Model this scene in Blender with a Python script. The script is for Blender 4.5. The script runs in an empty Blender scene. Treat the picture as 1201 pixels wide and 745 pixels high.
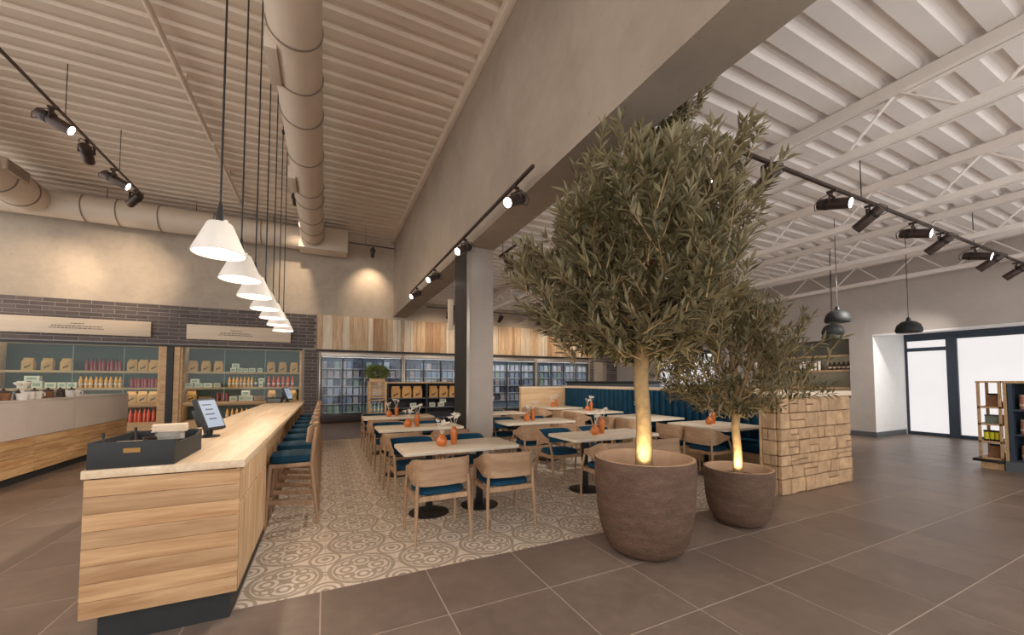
import bpy, bmesh, math, random
from mathutils import Vector, Matrix
random.seed(11)
PI = math.pi
scene = bpy.context.scene
COL = scene.collection

# ------------------------------------------------------------------ camera
F_PX, CX, CY, W, H = 455.0, 600.0, 428.0, 1201, 745
PITCH = math.atan(19 / F_PX); YAW = math.atan(219 / math.hypot(F_PX, 19))
cam_d = bpy.data.cameras.new('camera'); cam = bpy.data.objects.new('camera', cam_d); COL.objects.link(cam)
cam.location = (0, 0, 1.5); cam.rotation_euler = (PI / 2 + PITCH, 0, -YAW)
cam_d.sensor_width = 36; cam_d.lens = F_PX / W * 36; cam_d.clip_start = 0.05
cam_d.shift_x = (W / 2 - CX) / W; cam_d.shift_y = (CY - H / 2) / W
scene.camera = cam

# ------------------------------------------------------------------ world, exposure
world = bpy.data.worlds.new('world'); scene.world = world; world.use_nodes = True
WORLD_STRENGTH = 1.35
world.node_tree.nodes['Background'].inputs[0].default_value = (0.99, 0.98, 0.97, 1)
world.node_tree.nodes['Background'].inputs[1].default_value = WORLD_STRENGTH
vs = scene.view_settings
vs.view_transform = 'Standard'; vs.look = 'None'; vs.gamma = 1; vs.use_curve_mapping = False
vs.exposure = 0.58
WARM = (1.0, 0.80, 0.58); NEUT = (1.0, 0.90, 0.78)

# ------------------------------------------------------------------ helpers
def S(r, g, b):
    f = lambda c: (c / 255) / 12.92 if c / 255 < 0.04045 else ((c / 255 + 0.055) / 1.055) ** 2.4
    return (f(r), f(g), f(b))

class NT:
    def __init__(s, name):
        m = bpy.data.materials.new(name); m.use_nodes = True
        s.m = m; s.t = m.node_tree; s.b = s.t.nodes['Principled BSDF']
        s.out = s.t.nodes['Material Output']
    def n(s, kind, **kw):
        nd = s.t.nodes.new(kind)
        for k, v in kw.items(): setattr(nd, k, v)
        return nd
    def l(s, a, b): s.t.links.new(a, b)
    def put(s, sock, v):
        if isinstance(v, bpy.types.NodeSocket): s.l(v, sock)
        elif isinstance(v, tuple) and len(v) == 3 and sock.type == 'RGBA': sock.default_value = (*v, 1)
        else: sock.default_value = v
    def math(s, op, a, b=None, c=None, clamp=False):
        nd = s.n('ShaderNodeMath', operation=op, use_clamp=clamp)
        for i, v in enumerate((a, b, c)):
            if v is not None: s.put(nd.inputs[i], v)
        return nd.outputs[0]
    def coords(s, scale=(1, 1, 1), rnd=0.0):
        tc = s.n('ShaderNodeTexCoord'); mp = s.n('ShaderNodeMapping')
        mp.inputs['Scale'].default_value = scale
        v = tc.outputs['Object']
        if rnd:
            oi = s.n('ShaderNodeObjectInfo'); ad = s.n('ShaderNodeVectorMath', operation='ADD')
            mu = s.math('MULTIPLY', oi.outputs['Random'], rnd)
            s.l(v, ad.inputs[0]); s.l(mu, ad.inputs[1]); v = ad.outputs[0]
        s.l(v, mp.inputs['Vector']); return mp.outputs[0]
    def noise(s, vec, scale, detail=4, rough=0.55, dist=0.0):
        nd = s.n('ShaderNodeTexNoise'); s.l(vec, nd.inputs['Vector'])
        nd.inputs['Scale'].default_value = scale; nd.inputs['Detail'].default_value = detail
        nd.inputs['Roughness'].default_value = rough; nd.inputs['Distortion'].default_value = dist
        return nd.outputs['Fac']
    def ramp(s, fac, stops):
        nd = s.n('ShaderNodeValToRGB'); s.l(fac, nd.inputs[0]); el = nd.color_ramp.elements
        while len(el) < len(stops): el.new(0.5)
        for e, (p, c) in zip(el, stops): e.position = p; e.color = (*c, 1)
        return nd.outputs[0]
    def mix(s, f, a, b, kind='MIX'):
        nd = s.n('ShaderNodeMix', data_type='RGBA', blend_type=kind)
        s.put(nd.inputs[0], f); s.put(nd.inputs[6], a); s.put(nd.inputs[7], b)
        return nd.outputs[2]
    def rand_value(s, col, amt):
        oi = s.n('ShaderNodeObjectInfo'); hs = s.n('ShaderNodeHueSaturation')
        mr = s.n('ShaderNodeMapRange'); s.l(oi.outputs['Random'], mr.inputs[0])
        mr.inputs[3].default_value = 1 - amt; mr.inputs[4].default_value = 1 + amt
        s.l(mr.outputs[0], hs.inputs['Value']); s.put(hs.inputs['Color'], col); return hs.outputs[0]
    def bump(s, h, strength, dist=0.01):
        nd = s.n('ShaderNodeBump'); nd.inputs['Strength'].default_value = strength
        nd.inputs['Distance'].default_value = dist; s.l(h, nd.inputs['Height'])
        s.l(nd.outputs[0], s.b.inputs['Normal'])
    def fin(s, col, rough=0.5, metal=0.0, spec=0.5):
        s.put(s.b.inputs['Base Color'], col); s.put(s.b.inputs['Roughness'], rough)
        s.b.inputs['Metallic'].default_value = metal; s.b.inputs['Specular IOR Level'].default_value = spec
        return s.m

def mat(name, col, rough=0.55, metal=0.0, var=0.12, scale=4, bump=0.0, bscale=60, rnd=0.0, spec=0.4, detail=4):
    n = NT(name); v = n.coords(rnd=20.0 if rnd else 0.0)
    f = n.noise(v, scale, detail, 0.6)
    c = n.ramp(f, [(0.28, tuple(x * (1 - var) for x in col)), (0.72, tuple(min(1, x * (1 + var)) for x in col))])
    if rnd: c = n.rand_value(c, rnd)
    if bump: n.bump(n.noise(v, bscale, 3), bump)
    return n.fin(c, rough, metal, spec)

def wood(name, dark, light, axis=0, rough=0.5, rnd=0.15, scale=1.0, spread=50.0, spec=0.3):
    n = NT(name); sc = [16 * scale] * 3; sc[axis] = 1.3 * scale
    v = n.coords(tuple(sc), rnd=0)
    if spread:
        oi = n.n('ShaderNodeObjectInfo'); ad = n.n('ShaderNodeVectorMath', operation='ADD')
        n.l(v, ad.inputs[0]); n.l(n.math('MULTIPLY', oi.outputs['Random'], spread), ad.inputs[1]); v = ad.outputs[0]
    f = n.noise(v, 1.0, 6, 0.62, 0.45)
    f2 = n.noise(v, 4.0, 3, 0.6, 0.3)
    g = n.math('ADD', n.math('MULTIPLY', f, 0.75), n.math('MULTIPLY', f2, 0.25))
    mid = tuple((a + b) / 2 for a, b in zip(dark, light))
    c = n.ramp(g, [(0.32, dark), (0.5, mid), (0.66, light)])
    if rnd: c = n.rand_value(c, rnd)
    n.bump(g, 0.06)
    return n.fin(c, rough, 0, spec)

def emit(name, col, strength):
    n = NT(name); n.b.inputs['Base Color'].default_value = (*col, 1)
    n.b.inputs['Emission Color'].default_value = (*col, 1); n.b.inputs['Emission Strength'].default_value = strength
    return n.m

def glass(name, col=(0.85, 0.95, 0.92), alpha=0.12, rough=0.05):
    n = NT(name); tr = n.n('ShaderNodeBsdfTransparent'); gl = n.n('ShaderNodeBsdfGlossy')
    tr.inputs[0].default_value = (*col, 1); gl.inputs['Roughness'].default_value = rough
    mx = n.n('ShaderNodeMixShader'); mx.inputs[0].default_value = alpha
    n.l(tr.outputs[0], mx.inputs[1]); n.l(gl.outputs[0], mx.inputs[2]); n.l(mx.outputs[0], n.out.inputs[0])
    return n.m

class MB:
    def __init__(s): s.v = []; s.f = []
    def add(s, vs, fs):
        o = len(s.v); s.v += [tuple(p) for p in vs]; s.f += [tuple(i + o for i in f) for f in fs]; return s
    def box(s, x0, x1, y0, y1, z0, z1):
        return s.add([(x, y, z) for z in (z0, z1) for y in (y0, y1) for x in (x0, x1)],
                     [(0, 2, 3, 1), (4, 5, 7, 6), (0, 1, 5, 4), (2, 6, 7, 3), (0, 4, 6, 2), (1, 3, 7, 5)])
    def obox(s, c, size, m=None):
        hx, hy, hz = (d / 2 for d in size); m = m or Matrix.Identity(3); c = Vector(c)
        return s.add([c + m @ Vector((x, y, z)) for z in (-hz, hz) for y in (-hy, hy) for x in (-hx, hx)],
                     [(0, 2, 3, 1), (4, 5, 7, 6), (0, 1, 5, 4), (2, 6, 7, 3), (0, 4, 6, 2), (1, 3, 7, 5)])
    def bar(s, p0, p1, w, h, up=(0, 0, 1)):
        p0, p1 = Vector(p0), Vector(p1); d = (p1 - p0).normalized(); u = Vector(up)
        if abs(d.dot(u)) > 0.98: u = Vector((0, 1, 0))
        r = d.cross(u).normalized(); u = r.cross(d)
        vs = []
        for p in (p0, p1):
            for a, b in ((-1, -1), (1, -1), (1, 1), (-1, 1)): vs.append(p + r * a * w / 2 + u * b * h / 2)
        return s.add(vs, [(3, 2, 1, 0), (4, 5, 6, 7), (0, 1, 5, 4), (1, 2, 6, 5), (2, 3, 7, 6), (3, 0, 4, 7)])
    def tube(s, pts, rad, n=8, caps=True):
        pts = [Vector(p) for p in pts]; rad = rad if isinstance(rad, (list, tuple)) else [rad] * len(pts)
        ref = None; vs = []; fs = []
        for i, p in enumerate(pts):
            d = (pts[min(i + 1, len(pts) - 1)] - pts[max(i - 1, 0)]).normalized()
            if ref is None or abs(d.dot(ref)) > 0.95:
                ref = Vector((0, 0, 1)) if abs(d.z) < 0.9 else Vector((1, 0, 0))
            a = d.cross(ref).normalized(); b = d.cross(a); ref = a.cross(d)
            vs += [p + (a * math.cos(t) + b * math.sin(t)) * rad[i] for t in (2 * PI * k / n for k in range(n))]
        for i in range(len(pts) - 1):
            for k in range(n):
                fs.append((i * n + k, i * n + (k + 1) % n, (i + 1) * n + (k + 1) % n, (i + 1) * n + k))
        if caps: fs.append(tuple(range(n - 1, -1, -1))); fs.append(tuple((len(pts) - 1) * n + k for k in range(n)))
        return s.add(vs, fs)
    def lathe(s, prof, n=24, c=(0, 0, 0), m=None):
        c = Vector(c); vs = []; fs = []; m = m or Matrix.Identity(3)
        for r, z in prof:
            vs += [c + m @ Vector((r * math.cos(2 * PI * k / n), r * math.sin(2 * PI * k / n), z)) for k in range(n)]
        for i in range(len(prof) - 1):
            for k in range(n):
                fs.append((i * n + k, i * n + (k + 1) % n, (i + 1) * n + (k + 1) % n, (i + 1) * n + k))
        return s.add(vs, fs)
    def prism(s, pts, z0, z1):      # outline in XY, extruded in Z
        n = len(pts)
        return s.add([(x, y, z) for z in (z0, z1) for x, y in pts],
                     [tuple(range(n - 1, -1, -1)), tuple(range(n, 2 * n))] + [(i, (i + 1) % n, n + (i + 1) % n, n + i) for i in range(n)])
    def sweep(s, loops, close=True):    # list of equal-length loops joined
        n = len(loops[0]); vs = [p for L in loops for p in L]; fs = []
        for i in range(len(loops) - 1):
            for k in range(n if close else n - 1):
                fs.append((i * n + k, i * n + (k + 1) % n, (i + 1) * n + (k + 1) % n, (i + 1) * n + k))
        fs.append(tuple(range(n - 1, -1, -1))); fs.append(tuple((len(loops) - 1) * n + k for k in range(n)))
        return s.add(vs, fs)
    def mesh(s, name, m, bevel=0, seg=2, smooth=True):
        me = bpy.data.meshes.new(name); me.from_pydata(s.v, [], s.f)
        bm = bmesh.new(); bm.from_mesh(me)
        if bevel:
            es = [e for e in bm.edges if len(e.link_faces) == 2 and e.calc_face_angle(0) > 0.6]
            bmesh.ops.bevel(bm, geom=es, offset=bevel, segments=seg, profile=0.5, affect='EDGES', clamp_overlap=True)
        bmesh.ops.recalc_face_normals(bm, faces=bm.faces); bm.to_mesh(me); bm.free()
        if smooth:
            me.shade_smooth(); me.set_sharp_from_angle(angle=math.radians(38))
        me.materials.append(m); return me
    def build(s, name, m, parent=None, bevel=0, seg=2, smooth=True):
        return link(name, s.mesh(name, m, bevel, seg, smooth), parent)

def link(name, me, parent=None, loc=None, rot=None, scl=None):
    o = bpy.data.objects.new(name, me); COL.objects.link(o)
    if parent: o.parent = parent
    if loc is not None: o.location = loc
    if rot is not None: o.rotation_euler = rot
    if scl is not None: o.scale = scl
    return o
def tag(o, label, cat, group=None):
    o['label'] = label; o['category'] = cat
    if group: o['group'] = group
    return o
def thing(name, label, cat, loc=(0, 0, 0), rotz=0, group=None):
    o = bpy.data.objects.new(name, None); COL.objects.link(o); o.empty_display_size = 0.1
    o.location = loc; o.rotation_euler = (0, 0, rotz); return tag(o, label, cat, group)
def struct(o, label=None):
    o['kind'] = 'structure'
    if label: o['label'] = label
    return o
KIDS = {}
def dup(root, loc, rotz=None, label=None, group=None, parent=None):
    def cp(o, par):
        c = o.copy(); COL.objects.link(c); c.parent = par
        for ch in o.children: cp(ch, c)
        return c
    r = cp(root, parent); r.location = loc
    if rotz is not None: r.rotation_euler = (0, 0, rotz)
    if label: r['label'] = label
    if group: r['group'] = group
    return r
def light(name, kind, energy, col, loc, parent=None, size=0.05, aim=None, angle=60, blend=0.6):
    d = bpy.data.lights.new(name, kind); d.energy = energy; d.color = col; d.shadow_soft_size = size
    o = bpy.data.objects.new(name, d); COL.objects.link(o); o.location = loc
    if kind == 'SPOT':
        d.spot_size = math.radians(angle); d.spot_blend = blend
        o.rotation_euler = Vector(aim).to_track_quat('-Z', 'Y').to_euler()
    if parent: o.parent = parent
    return o
ORD = ['first', 'second', 'third', 'fourth', 'fifth', 'sixth', 'seventh', 'eighth', 'ninth', 'tenth', 'eleventh', 'twelfth',
       'thirteenth', 'fourteenth', 'fifteenth', 'sixteenth', 'seventeenth', 'eighteenth', 'nineteenth', 'twentieth']
R_ = Vector((math.cos(YAW), -math.sin(YAW), 0))
F_ = Vector((math.sin(YAW) * math.cos(PITCH), math.cos(YAW) * math.cos(PITCH), math.sin(PITCH)))
U_ = R_.cross(F_)
def proj(p):
    d = Vector(p) - Vector((0, 0, 1.5)); w = d.dot(F_)
    if w < 0.05: return None
    return CX + F_PX * d.dot(R_) / w, CY - F_PX * d.dot(U_) / w, w

# ------------------------------------------------------------------ materials
def concrete(name, col, var=0.16, rough=0.75, bump=0.12):
    n = NT(name); v = n.coords()
    a = n.noise(v, 0.9, 6, 0.62, 0.4); b = n.noise(v, 6.0, 5, 0.7)
    f = n.math('ADD', n.math('MULTIPLY', a, 0.7), n.math('MULTIPLY', b, 0.3))
    c = n.ramp(f, [(0.3, tuple(x * (1 - var) for x in col)), (0.55, col), (0.75, tuple(x * (1 + var * 0.7) for x in col))])
    pits = n.noise(v, 14, 2, 0.5); p = n.math('GREATER_THAN', pits, 0.73)
    c = n.mix(n.math('MULTIPLY', p, 0.35), c, tuple(x * 0.6 for x in col))
    n.bump(b, bump); return n.fin(c, rough, 0, 0.25)
m_wall = concrete('plaster_concrete', S(184, 168, 150), 0.22)
m_wallr = concrete('grey_plaster', S(196, 186, 178), 0.14)
m_beam = concrete('beam_concrete', S(160, 144, 128), 0.2)
m_column = concrete('column_concrete', S(166, 154, 144), 0.12)
m_cladconc = concrete('counter_concrete', S(204, 193, 184), 0.10, 0.6)
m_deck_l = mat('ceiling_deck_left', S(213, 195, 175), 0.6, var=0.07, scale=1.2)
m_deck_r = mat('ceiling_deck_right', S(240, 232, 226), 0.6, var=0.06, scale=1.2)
m_steel_w = mat('painted_steel_cream', S(240, 230, 222), 0.5, var=0.05, scale=2)
m_duct = mat('duct_painted', S(208, 190, 170), 0.45, var=0.05, scale=1.5, spec=0.5)
m_ductring = mat('duct_seam', S(128, 112, 98), 0.5, var=0.05)
m_black = mat('black_metal', S(34, 32, 32), 0.45, var=0.15, scale=8)
m_blackmatt = mat('black_matt', S(40, 41, 41), 0.6, var=0.12, scale=8)
m_bronze = mat('dark_bronze', S(72, 58, 52), 0.4, metal=0.4, var=0.1, scale=10)
m_grout = mat('grout', S(196, 178, 162), 0.8, var=0.08, scale=8)
m_brick = mat('dark_brick', S(96, 84, 80), 0.7, var=0.16, scale=9, bump=0.25, bscale=50, rnd=0.22)
m_mortar = mat('mortar', S(158, 148, 140), 0.9, var=0.08, scale=10)
m_plank = wood('counter_plank', S(156, 114, 76), S(204, 166, 124), 0, 0.5, 0.16, 0.8)
m_plankv = wood('counter_plank_upright', S(170, 128, 90), S(226, 196, 156), 2, 0.5, 0.12)
m_plankl = wood('left_counter_plank', S(168, 122, 78), S(224, 188, 140), 1, 0.5, 0.12)
m_slab = wood('pale_worktop', S(196, 164, 128), S(230, 208, 178), 1, 0.38, 0.0, 0.7, 0, 0.45)
m_table = wood('pale_table_top', S(214, 194, 168), S(234, 218, 196), 0, 0.4, 0.04, 0.7)
m_chair = wood('oak_chair', S(150, 116, 88), S(186, 152, 120), 2, 0.45, 0.07, 0.9)
m_chairx = wood('oak_chair_back', S(148, 114, 86), S(186, 152, 120), 0, 0.42, 0.07, 0.7)
m_clads = [wood('cladding_board_pale', S(200, 178, 152), S(236, 220, 196), 2, 0.55, 0.12), wood('cladding_board_tan', S(176, 140, 106), S(218, 190, 156), 2, 0.55, 0.12), wood('cladding_board_brown', S(150, 112, 82), S(192, 154, 120), 2, 0.55, 0.12)]
m_shelf = wood('oak_shelf', S(176, 138, 98), S(216, 180, 136), 0, 0.5, 0.06)
m_banqwood = wood('banquette_oak', S(190, 150, 108), S(222, 188, 146), 0, 0.45, 0.04, 0.5)
m_teal = mat('teal_velvet', S(15, 60, 82), 0.75, var=0.2, scale=5, bump=0.1, bscale=160, spec=0.25, rnd=0.08)
m_steel = mat('brushed_steel', S(176, 164, 152), 0.32, metal=0.7, var=0.06, scale=3)
m_frame = mat('slate_frame', S(58, 70, 84), 0.4, var=0.06)
m_plinth = mat('grey_skirting', S(92, 96, 100), 0.5, var=0.06)
m_niche = mat('niche_dark_green', S(62, 74, 68), 0.6, var=0.1, scale=3)
m_nicher = mat('bar_niche_grey', S(118, 116, 104), 0.5, var=0.08, scale=3)
m_stone = mat('sandstone', S(186, 152, 116), 0.8, var=0.28, scale=7, bump=0.5, bscale=22, rnd=0.12, detail=8)
m_stonejoint = mat('stone_joint', S(96, 72, 50), 0.9, var=0.2, scale=9)
m_cap = mat('pale_ledge', S(228, 206, 180), 0.5, var=0.05)
m_soil = mat('potting_soil', S(60, 44, 36), 0.95, var=0.3, scale=20, bump=0.8, bscale=40)
m_bark = mat('olive_bark', S(150, 122, 84), 0.85, var=0.25, scale=14, bump=0.6, bscale=26)
m_shade = mat('white_lamp_shade', S(238, 230, 220), 0.5, var=0.03)
m_bulb = emit('bulb_glow', (1.0, 0.86, 0.66), 6.0)
m_lens = emit('spot_lens_glow', (1.0, 0.95, 0.88), 9.0)
m_kraft = mat('kraft_paper', S(212, 160, 100), 0.75, var=0.08, scale=10, rnd=0.08)
m_ink = mat('black_ink', S(38, 28, 22), 0.7, var=0.1)
m_signbd = wood('sign_board', S(206, 184, 160), S(222, 202, 178), 0, 0.6, 0.02, 0.6)
m_signtxt = mat('sign_lettering', S(120, 100, 84), 0.7, var=0.05)
m_vase = mat('orange_glaze', S(188, 102, 40), 0.28, var=0.15, scale=14, rnd=0.08, spec=0.6)
m_dried = mat('dried_white_flower', S(232, 220, 204), 0.8, var=0.1, scale=20)
m_white = mat('white_ceramic', S(232, 226, 218), 0.3, var=0.03)
m_glass = glass('clear_pane', (0.93, 0.97, 0.95), 0.02)
m_fglass = glass('fridge_pane', (0.92, 0.96, 1.0), 0.03)
m_led = emit('led_strip', (1.0, 0.95, 0.84), 7.0)
m_fled = emit('fridge_led', (0.85, 0.93, 1.0), 1.6)
m_brass = mat('aged_brass', S(150, 112, 62), 0.4, metal=0.6, var=0.1, scale=10)
m_screen = emit('tablet_screen', (0.66, 0.78, 0.95), 0.34)
m_screen.node_tree.nodes['Principled BSDF'].inputs['Base Color'].default_value = (0.03, 0.03, 0.04, 1)
m_alcove = mat('white_plaster', S(240, 238, 236), 0.7, var=0.03)

def pot_mat():
    n = NT('brown_stoneware'); v = n.coords((1, 1, 3.0))
    a = n.noise(v, 5, 6, 0.65, 0.5); b = n.noise(v, 40, 4, 0.7)
    f = n.math('ADD', n.math('MULTIPLY', a, 0.55), n.math('MULTIPLY', b, 0.45))
    c = n.ramp(f, [(0.3, S(72, 54, 43)), (0.52, S(99, 76, 62)), (0.7, S(122, 96, 79))])
    n.bump(b, 0.3); return n.fin(c, 0.7, 0, 0.25)
m_pot = pot_mat()
m_potin = mat('uplit_clay_rim', S(206, 166, 132), 0.75, var=0.1, scale=12, bump=0.2)  # paler tan puts the uplight's glow on the inner wall into the colour

def leaf_mat():
    n = NT('olive_leaf'); g = n.n('ShaderNodeNewGeometry'); v = n.coords()
    f = n.noise(v, 9, 3)
    top = n.ramp(f, [(0.3, S(58, 54, 33)), (0.7, S(112, 102, 66))])
    c = n.mix(g.outputs['Backfacing'], top, S(134, 122, 88))
    n.l(c, n.b.inputs['Base Color']); n.b.inputs['Roughness'].default_value = 0.5
    tl = n.n('ShaderNodeBsdfTranslucent'); n.l(c, tl.inputs[0]); mx = n.n('ShaderNodeMixShader'); mx.inputs[0].default_value = 0.25
    n.l(n.b.outputs[0], mx.inputs[1]); n.l(tl.outputs[0], mx.inputs[2]); n.l(mx.outputs[0], n.out.inputs[0]); return n.m
m_leaf = leaf_mat()

def tile_mat():
    n = NT('brown_stone_tile'); v = n.coords((1, 1, 1), rnd=30.0)
    a = n.noise(v, 1.5, 4, 0.55, 0.25); b = n.noise(v, 9, 4, 0.6)
    f = n.math('ADD', n.math('MULTIPLY', a, 0.65), n.math('MULTIPLY', b, 0.35))
    c = n.ramp(f, [(0.25, S(108, 92, 82)), (0.5, S(128, 110, 98)), (0.75, S(150, 131, 118))])
    c = n.rand_value(c, 0.07)
    r = n.ramp(f, [(0.25, (0.30,) * 3), (0.75, (0.42,) * 3)])
    return n.fin(c, r, 0, 0.45)
m_tile = tile_mat()

TP = 0.54
def pattern_mat():
    n = NT('patterned_cement_tile'); tc = n.n('ShaderNodeTexCoord'); sx = n.n('ShaderNodeSeparateXYZ')
    n.l(tc.outputs['Object'], sx.inputs[0])
    u = n.math('DIVIDE', sx.outputs[0], TP); w = n.math('DIVIDE', sx.outputs[1], TP)
    au = n.math('ABSOLUTE', u); aw = n.math('ABSOLUTE', w)
    def ln(a, b): return n.math('SQRT', n.math('ADD', n.math('MULTIPLY', a, a), n.math('MULTIPLY', b, b)))
    def sub(a, k): return n.math('SUBTRACT', a, k)
    def band(d, r, t): return n.math('LESS_THAN', n.math('ABSOLUTE', sub(d, r)), t)
    def disc(d, r): return n.math('LESS_THAN', d, r)
    r = ln(u, w)
    pet = n.math('MINIMUM', ln(sub(au, 0.22), w), ln(u, sub(aw, 0.22)))
    dia = ln(sub(au, 0.2), sub(aw, 0.2)); cor = ln(sub(au, 0.5), sub(aw, 0.5))
    eu = ln(sub(au, 0.5), w); ew = ln(u, sub(aw, 0.5)); edge = n.math('MINIMUM', eu, ew)
    ms = [band(r, 0.445, 0.030), band(r, 0.385, 0.010), band(pet, 0.165, 0.020), band(pet, 0.075, 0.022), disc(r, 0.05), band(dia, 0.075, 0.018),
          band(cor, 0.215, 0.022), band(cor, 0.125, 0.018), disc(cor, 0.055), band(edge, 0.045, 0.016)]
    m = ms[0]
    for k in ms[1:]: m = n.math('MAXIMUM', m, k)
    wear = n.noise(tc.outputs['Object'], 25, 4, 0.7)
    m = n.math('MULTIPLY', m, n.math('ADD', 0.55, n.math('MULTIPLY', wear, 0.5)), clamp=True)
    light_ = n.ramp(n.noise(tc.outputs['Object'], 3.5, 4), [(0.3, S(216, 200, 180)), (0.7, S(234, 220, 204))])
    c = n.mix(m, light_, S(160, 140, 118)); c = n.rand_value(c, 0.04)
    return n.fin(c, 0.5, 0, 0.35)
m_pattern = pattern_mat()

def blind_mat():
    n = NT('lit_roller_blind'); v = n.coords((1, 1, 1))
    f = n.noise(v, 1.3, 3); g = n.noise(v, 260, 2)
    c = n.ramp(n.math('ADD', n.math('MULTIPLY', f, 0.7), n.math('MULTIPLY', g, 0.3)), [(0.3, (0.93, 0.88, 0.87)), (0.7, (1.0, 0.96, 0.94))])
    n.l(c, n.b.inputs['Emission Color']); n.b.inputs['Emission Strength'].default_value = 0.56
    n.b.inputs['Base Color'].default_value = (0.2, 0.2, 0.2, 1); n.b.inputs['Roughness'].default_value = 0.8
    return n.m
m_blind = blind_mat()

# ================================================================== STRUCTURE
BW = 15.27                       # back wall face
XL, XR, YF = -11.5, 13.2, -2.0    # open left end, right wall face, end behind camera left open for sky fill
BX0, BX1, BZ = 2.31, 2.81, 3.95  # concrete beam
ZL, ZR = 6.92, 4.58              # ceilings left / right

# floor -------------------------------------------------------------
floor = struct(MB().box(XL - .3, 15.3, YF, 16.2, -0.2, -0.0015).build('floor', m_grout), 'brown stone tiled floor')
PX0, PX1, PY0, PY1 = -0.51, 5.43, 3.14, 10.97
TX, TY, GAP = 0.75, 0.66, 0.008
tiles = []
for i in range(-16, 21):
    for j in range(-10, 20):
        x0, y0 = i * TX, PY0 + j * TY
        x1, y1 = x0 + TX, y0 + TY
        if x1 < XL or x0 > 15.0 or y1 < YF or y0 > BW + .5: continue
        pieces = [(x0, x1, y0, y1)]
        if x1 > PX0 and x0 < PX1 and y1 > PY0 + .01 and y0 < PY1:
            pieces = []
            if x0 < PX0: pieces.append((x0, PX0, y0, y1))
            if x1 > PX1: pieces.append((PX1, x1, y0, y1))
            if y1 > PY1: pieces.append((max(x0, PX0), min(x1, PX1), PY1, y1))
        for p in pieces:
            if p[1] - p[0] > .03 and p[3] - p[2] > .03: tiles.append(p)
def vis_rank(p):
    q = proj(((p[0] + p[1]) / 2, (p[2] + p[3]) / 2, 0))
    if not q or not (-60 < q[0] < 1260) or not (440 < q[1] < 840): return 1e9
    return q[2]
tiles.sort(key=vis_rank)
tmesh = {}
for p in tiles[:290]:
    w, d = round(p[1] - p[0], 3), round(p[3] - p[2], 3)
    if (w, d) not in tmesh:
        tmesh[w, d] = MB().box(-w / 2 + GAP / 2, w / 2 - GAP / 2, -d / 2 + GAP / 2, d / 2 - GAP / 2, -0.012, 0).mesh('floor_tile', m_tile, smooth=False)
    link('floor_tile', tmesh[w, d], floor, ((p[0] + p[1]) / 2, (p[2] + p[3]) / 2, 0))
mb = MB()
for p in tiles[290:]: mb.box(p[0] + GAP / 2, p[1] - GAP / 2, p[2] + GAP / 2, p[3] - GAP / 2, -0.012, 0)
o = mb.build('floor_tiles', m_tile, floor, smooth=False); o['kind'] = 'stuff'
nx = round((PX1 - PX0) / TP)
j = 0; pm = {}
while PY0 + j * TP < PY1 - .02:
    y0 = PY0 + j * TP; y1 = min(y0 + TP, PY1); d = round(y1 - y0, 3)
    if d not in pm:
        pm[d] = MB().box(-TP / 2 + .0015, TP / 2 - .0015, -TP / 2 + .0015, -TP / 2 + d - .0015, -0.012, 0.0).mesh('patterned_tile', m_pattern, smooth=False)
    for i in range(nx): link('patterned_tile', pm[d], floor, (PX0 + (i + .5) * TP, y0 + TP / 2, 0))
    j += 1

# ceilings: corrugated deck sheets ---------------------------------------
def deck(name, x0, x1, z, period, m, label, hi=0.075):
    root = struct(MB().box(x0, x1, YF, BW, z + hi + .02, z + hi + .12).build(name, m), label)
    prof = [(0, 0), (.52, 0), (.62, hi), (.90, hi), (1.0, 0)]
    per = 4
    pts = []
    for k in range(per):
        for a, b in prof[:-1]: pts.append(((k + a) * period, b))
    pts.append((per * period, 0))
    L = [(y, zz) for y, zz in pts] + [(per * period, hi + .03), (0, hi + .03)]
    n = len(L); me = MB().add([(x, y, zz) for x in (x0, x1) for y, zz in L],
        [(i, (i + 1) % n, n + (i + 1) % n, n + i) for i in range(n)] + [tuple(range(n)), tuple(range(2 * n - 1, n - 1, -1))]).mesh('deck_sheet', m, smooth=False)
    y = YF
    while y < BW:
        link('deck_sheet', me, root, (0, y, z + (0.006 if int(y * 10) % 2 else 0))); y += per * period
    return root
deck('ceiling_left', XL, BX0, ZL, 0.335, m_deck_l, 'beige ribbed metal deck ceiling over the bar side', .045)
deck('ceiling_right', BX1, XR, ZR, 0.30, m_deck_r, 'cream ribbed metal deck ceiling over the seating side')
# beam, column
struct(MB().box(BX0, BX1, YF, BW, BZ, ZL + .1).build('wall_middle', m_beam), 'concrete downstand beam crossing the ceiling')
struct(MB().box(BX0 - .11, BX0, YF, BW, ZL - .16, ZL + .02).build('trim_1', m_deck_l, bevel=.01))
colm = struct(MB().box(BX0, BX1 - .01, 6.60, 7.25, 0, BZ).build('wall_column', m_column, bevel=.012), 'square concrete column under the beam')
MB().box(BX0 - .035, BX0, 6.62, 7.3, 0, BZ).build('steel_cladding', m_black, colm)
MB().box(BX0 - .03, BX0 + .018, 6.585, 6.615, 0, BZ).build('edge_strip', m_steel, colm)
MB().box(BX1 - .01, BX1 + .02, 6.7, 7.2, 0, BZ).build('steel_cladding', m_black, colm)

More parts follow.
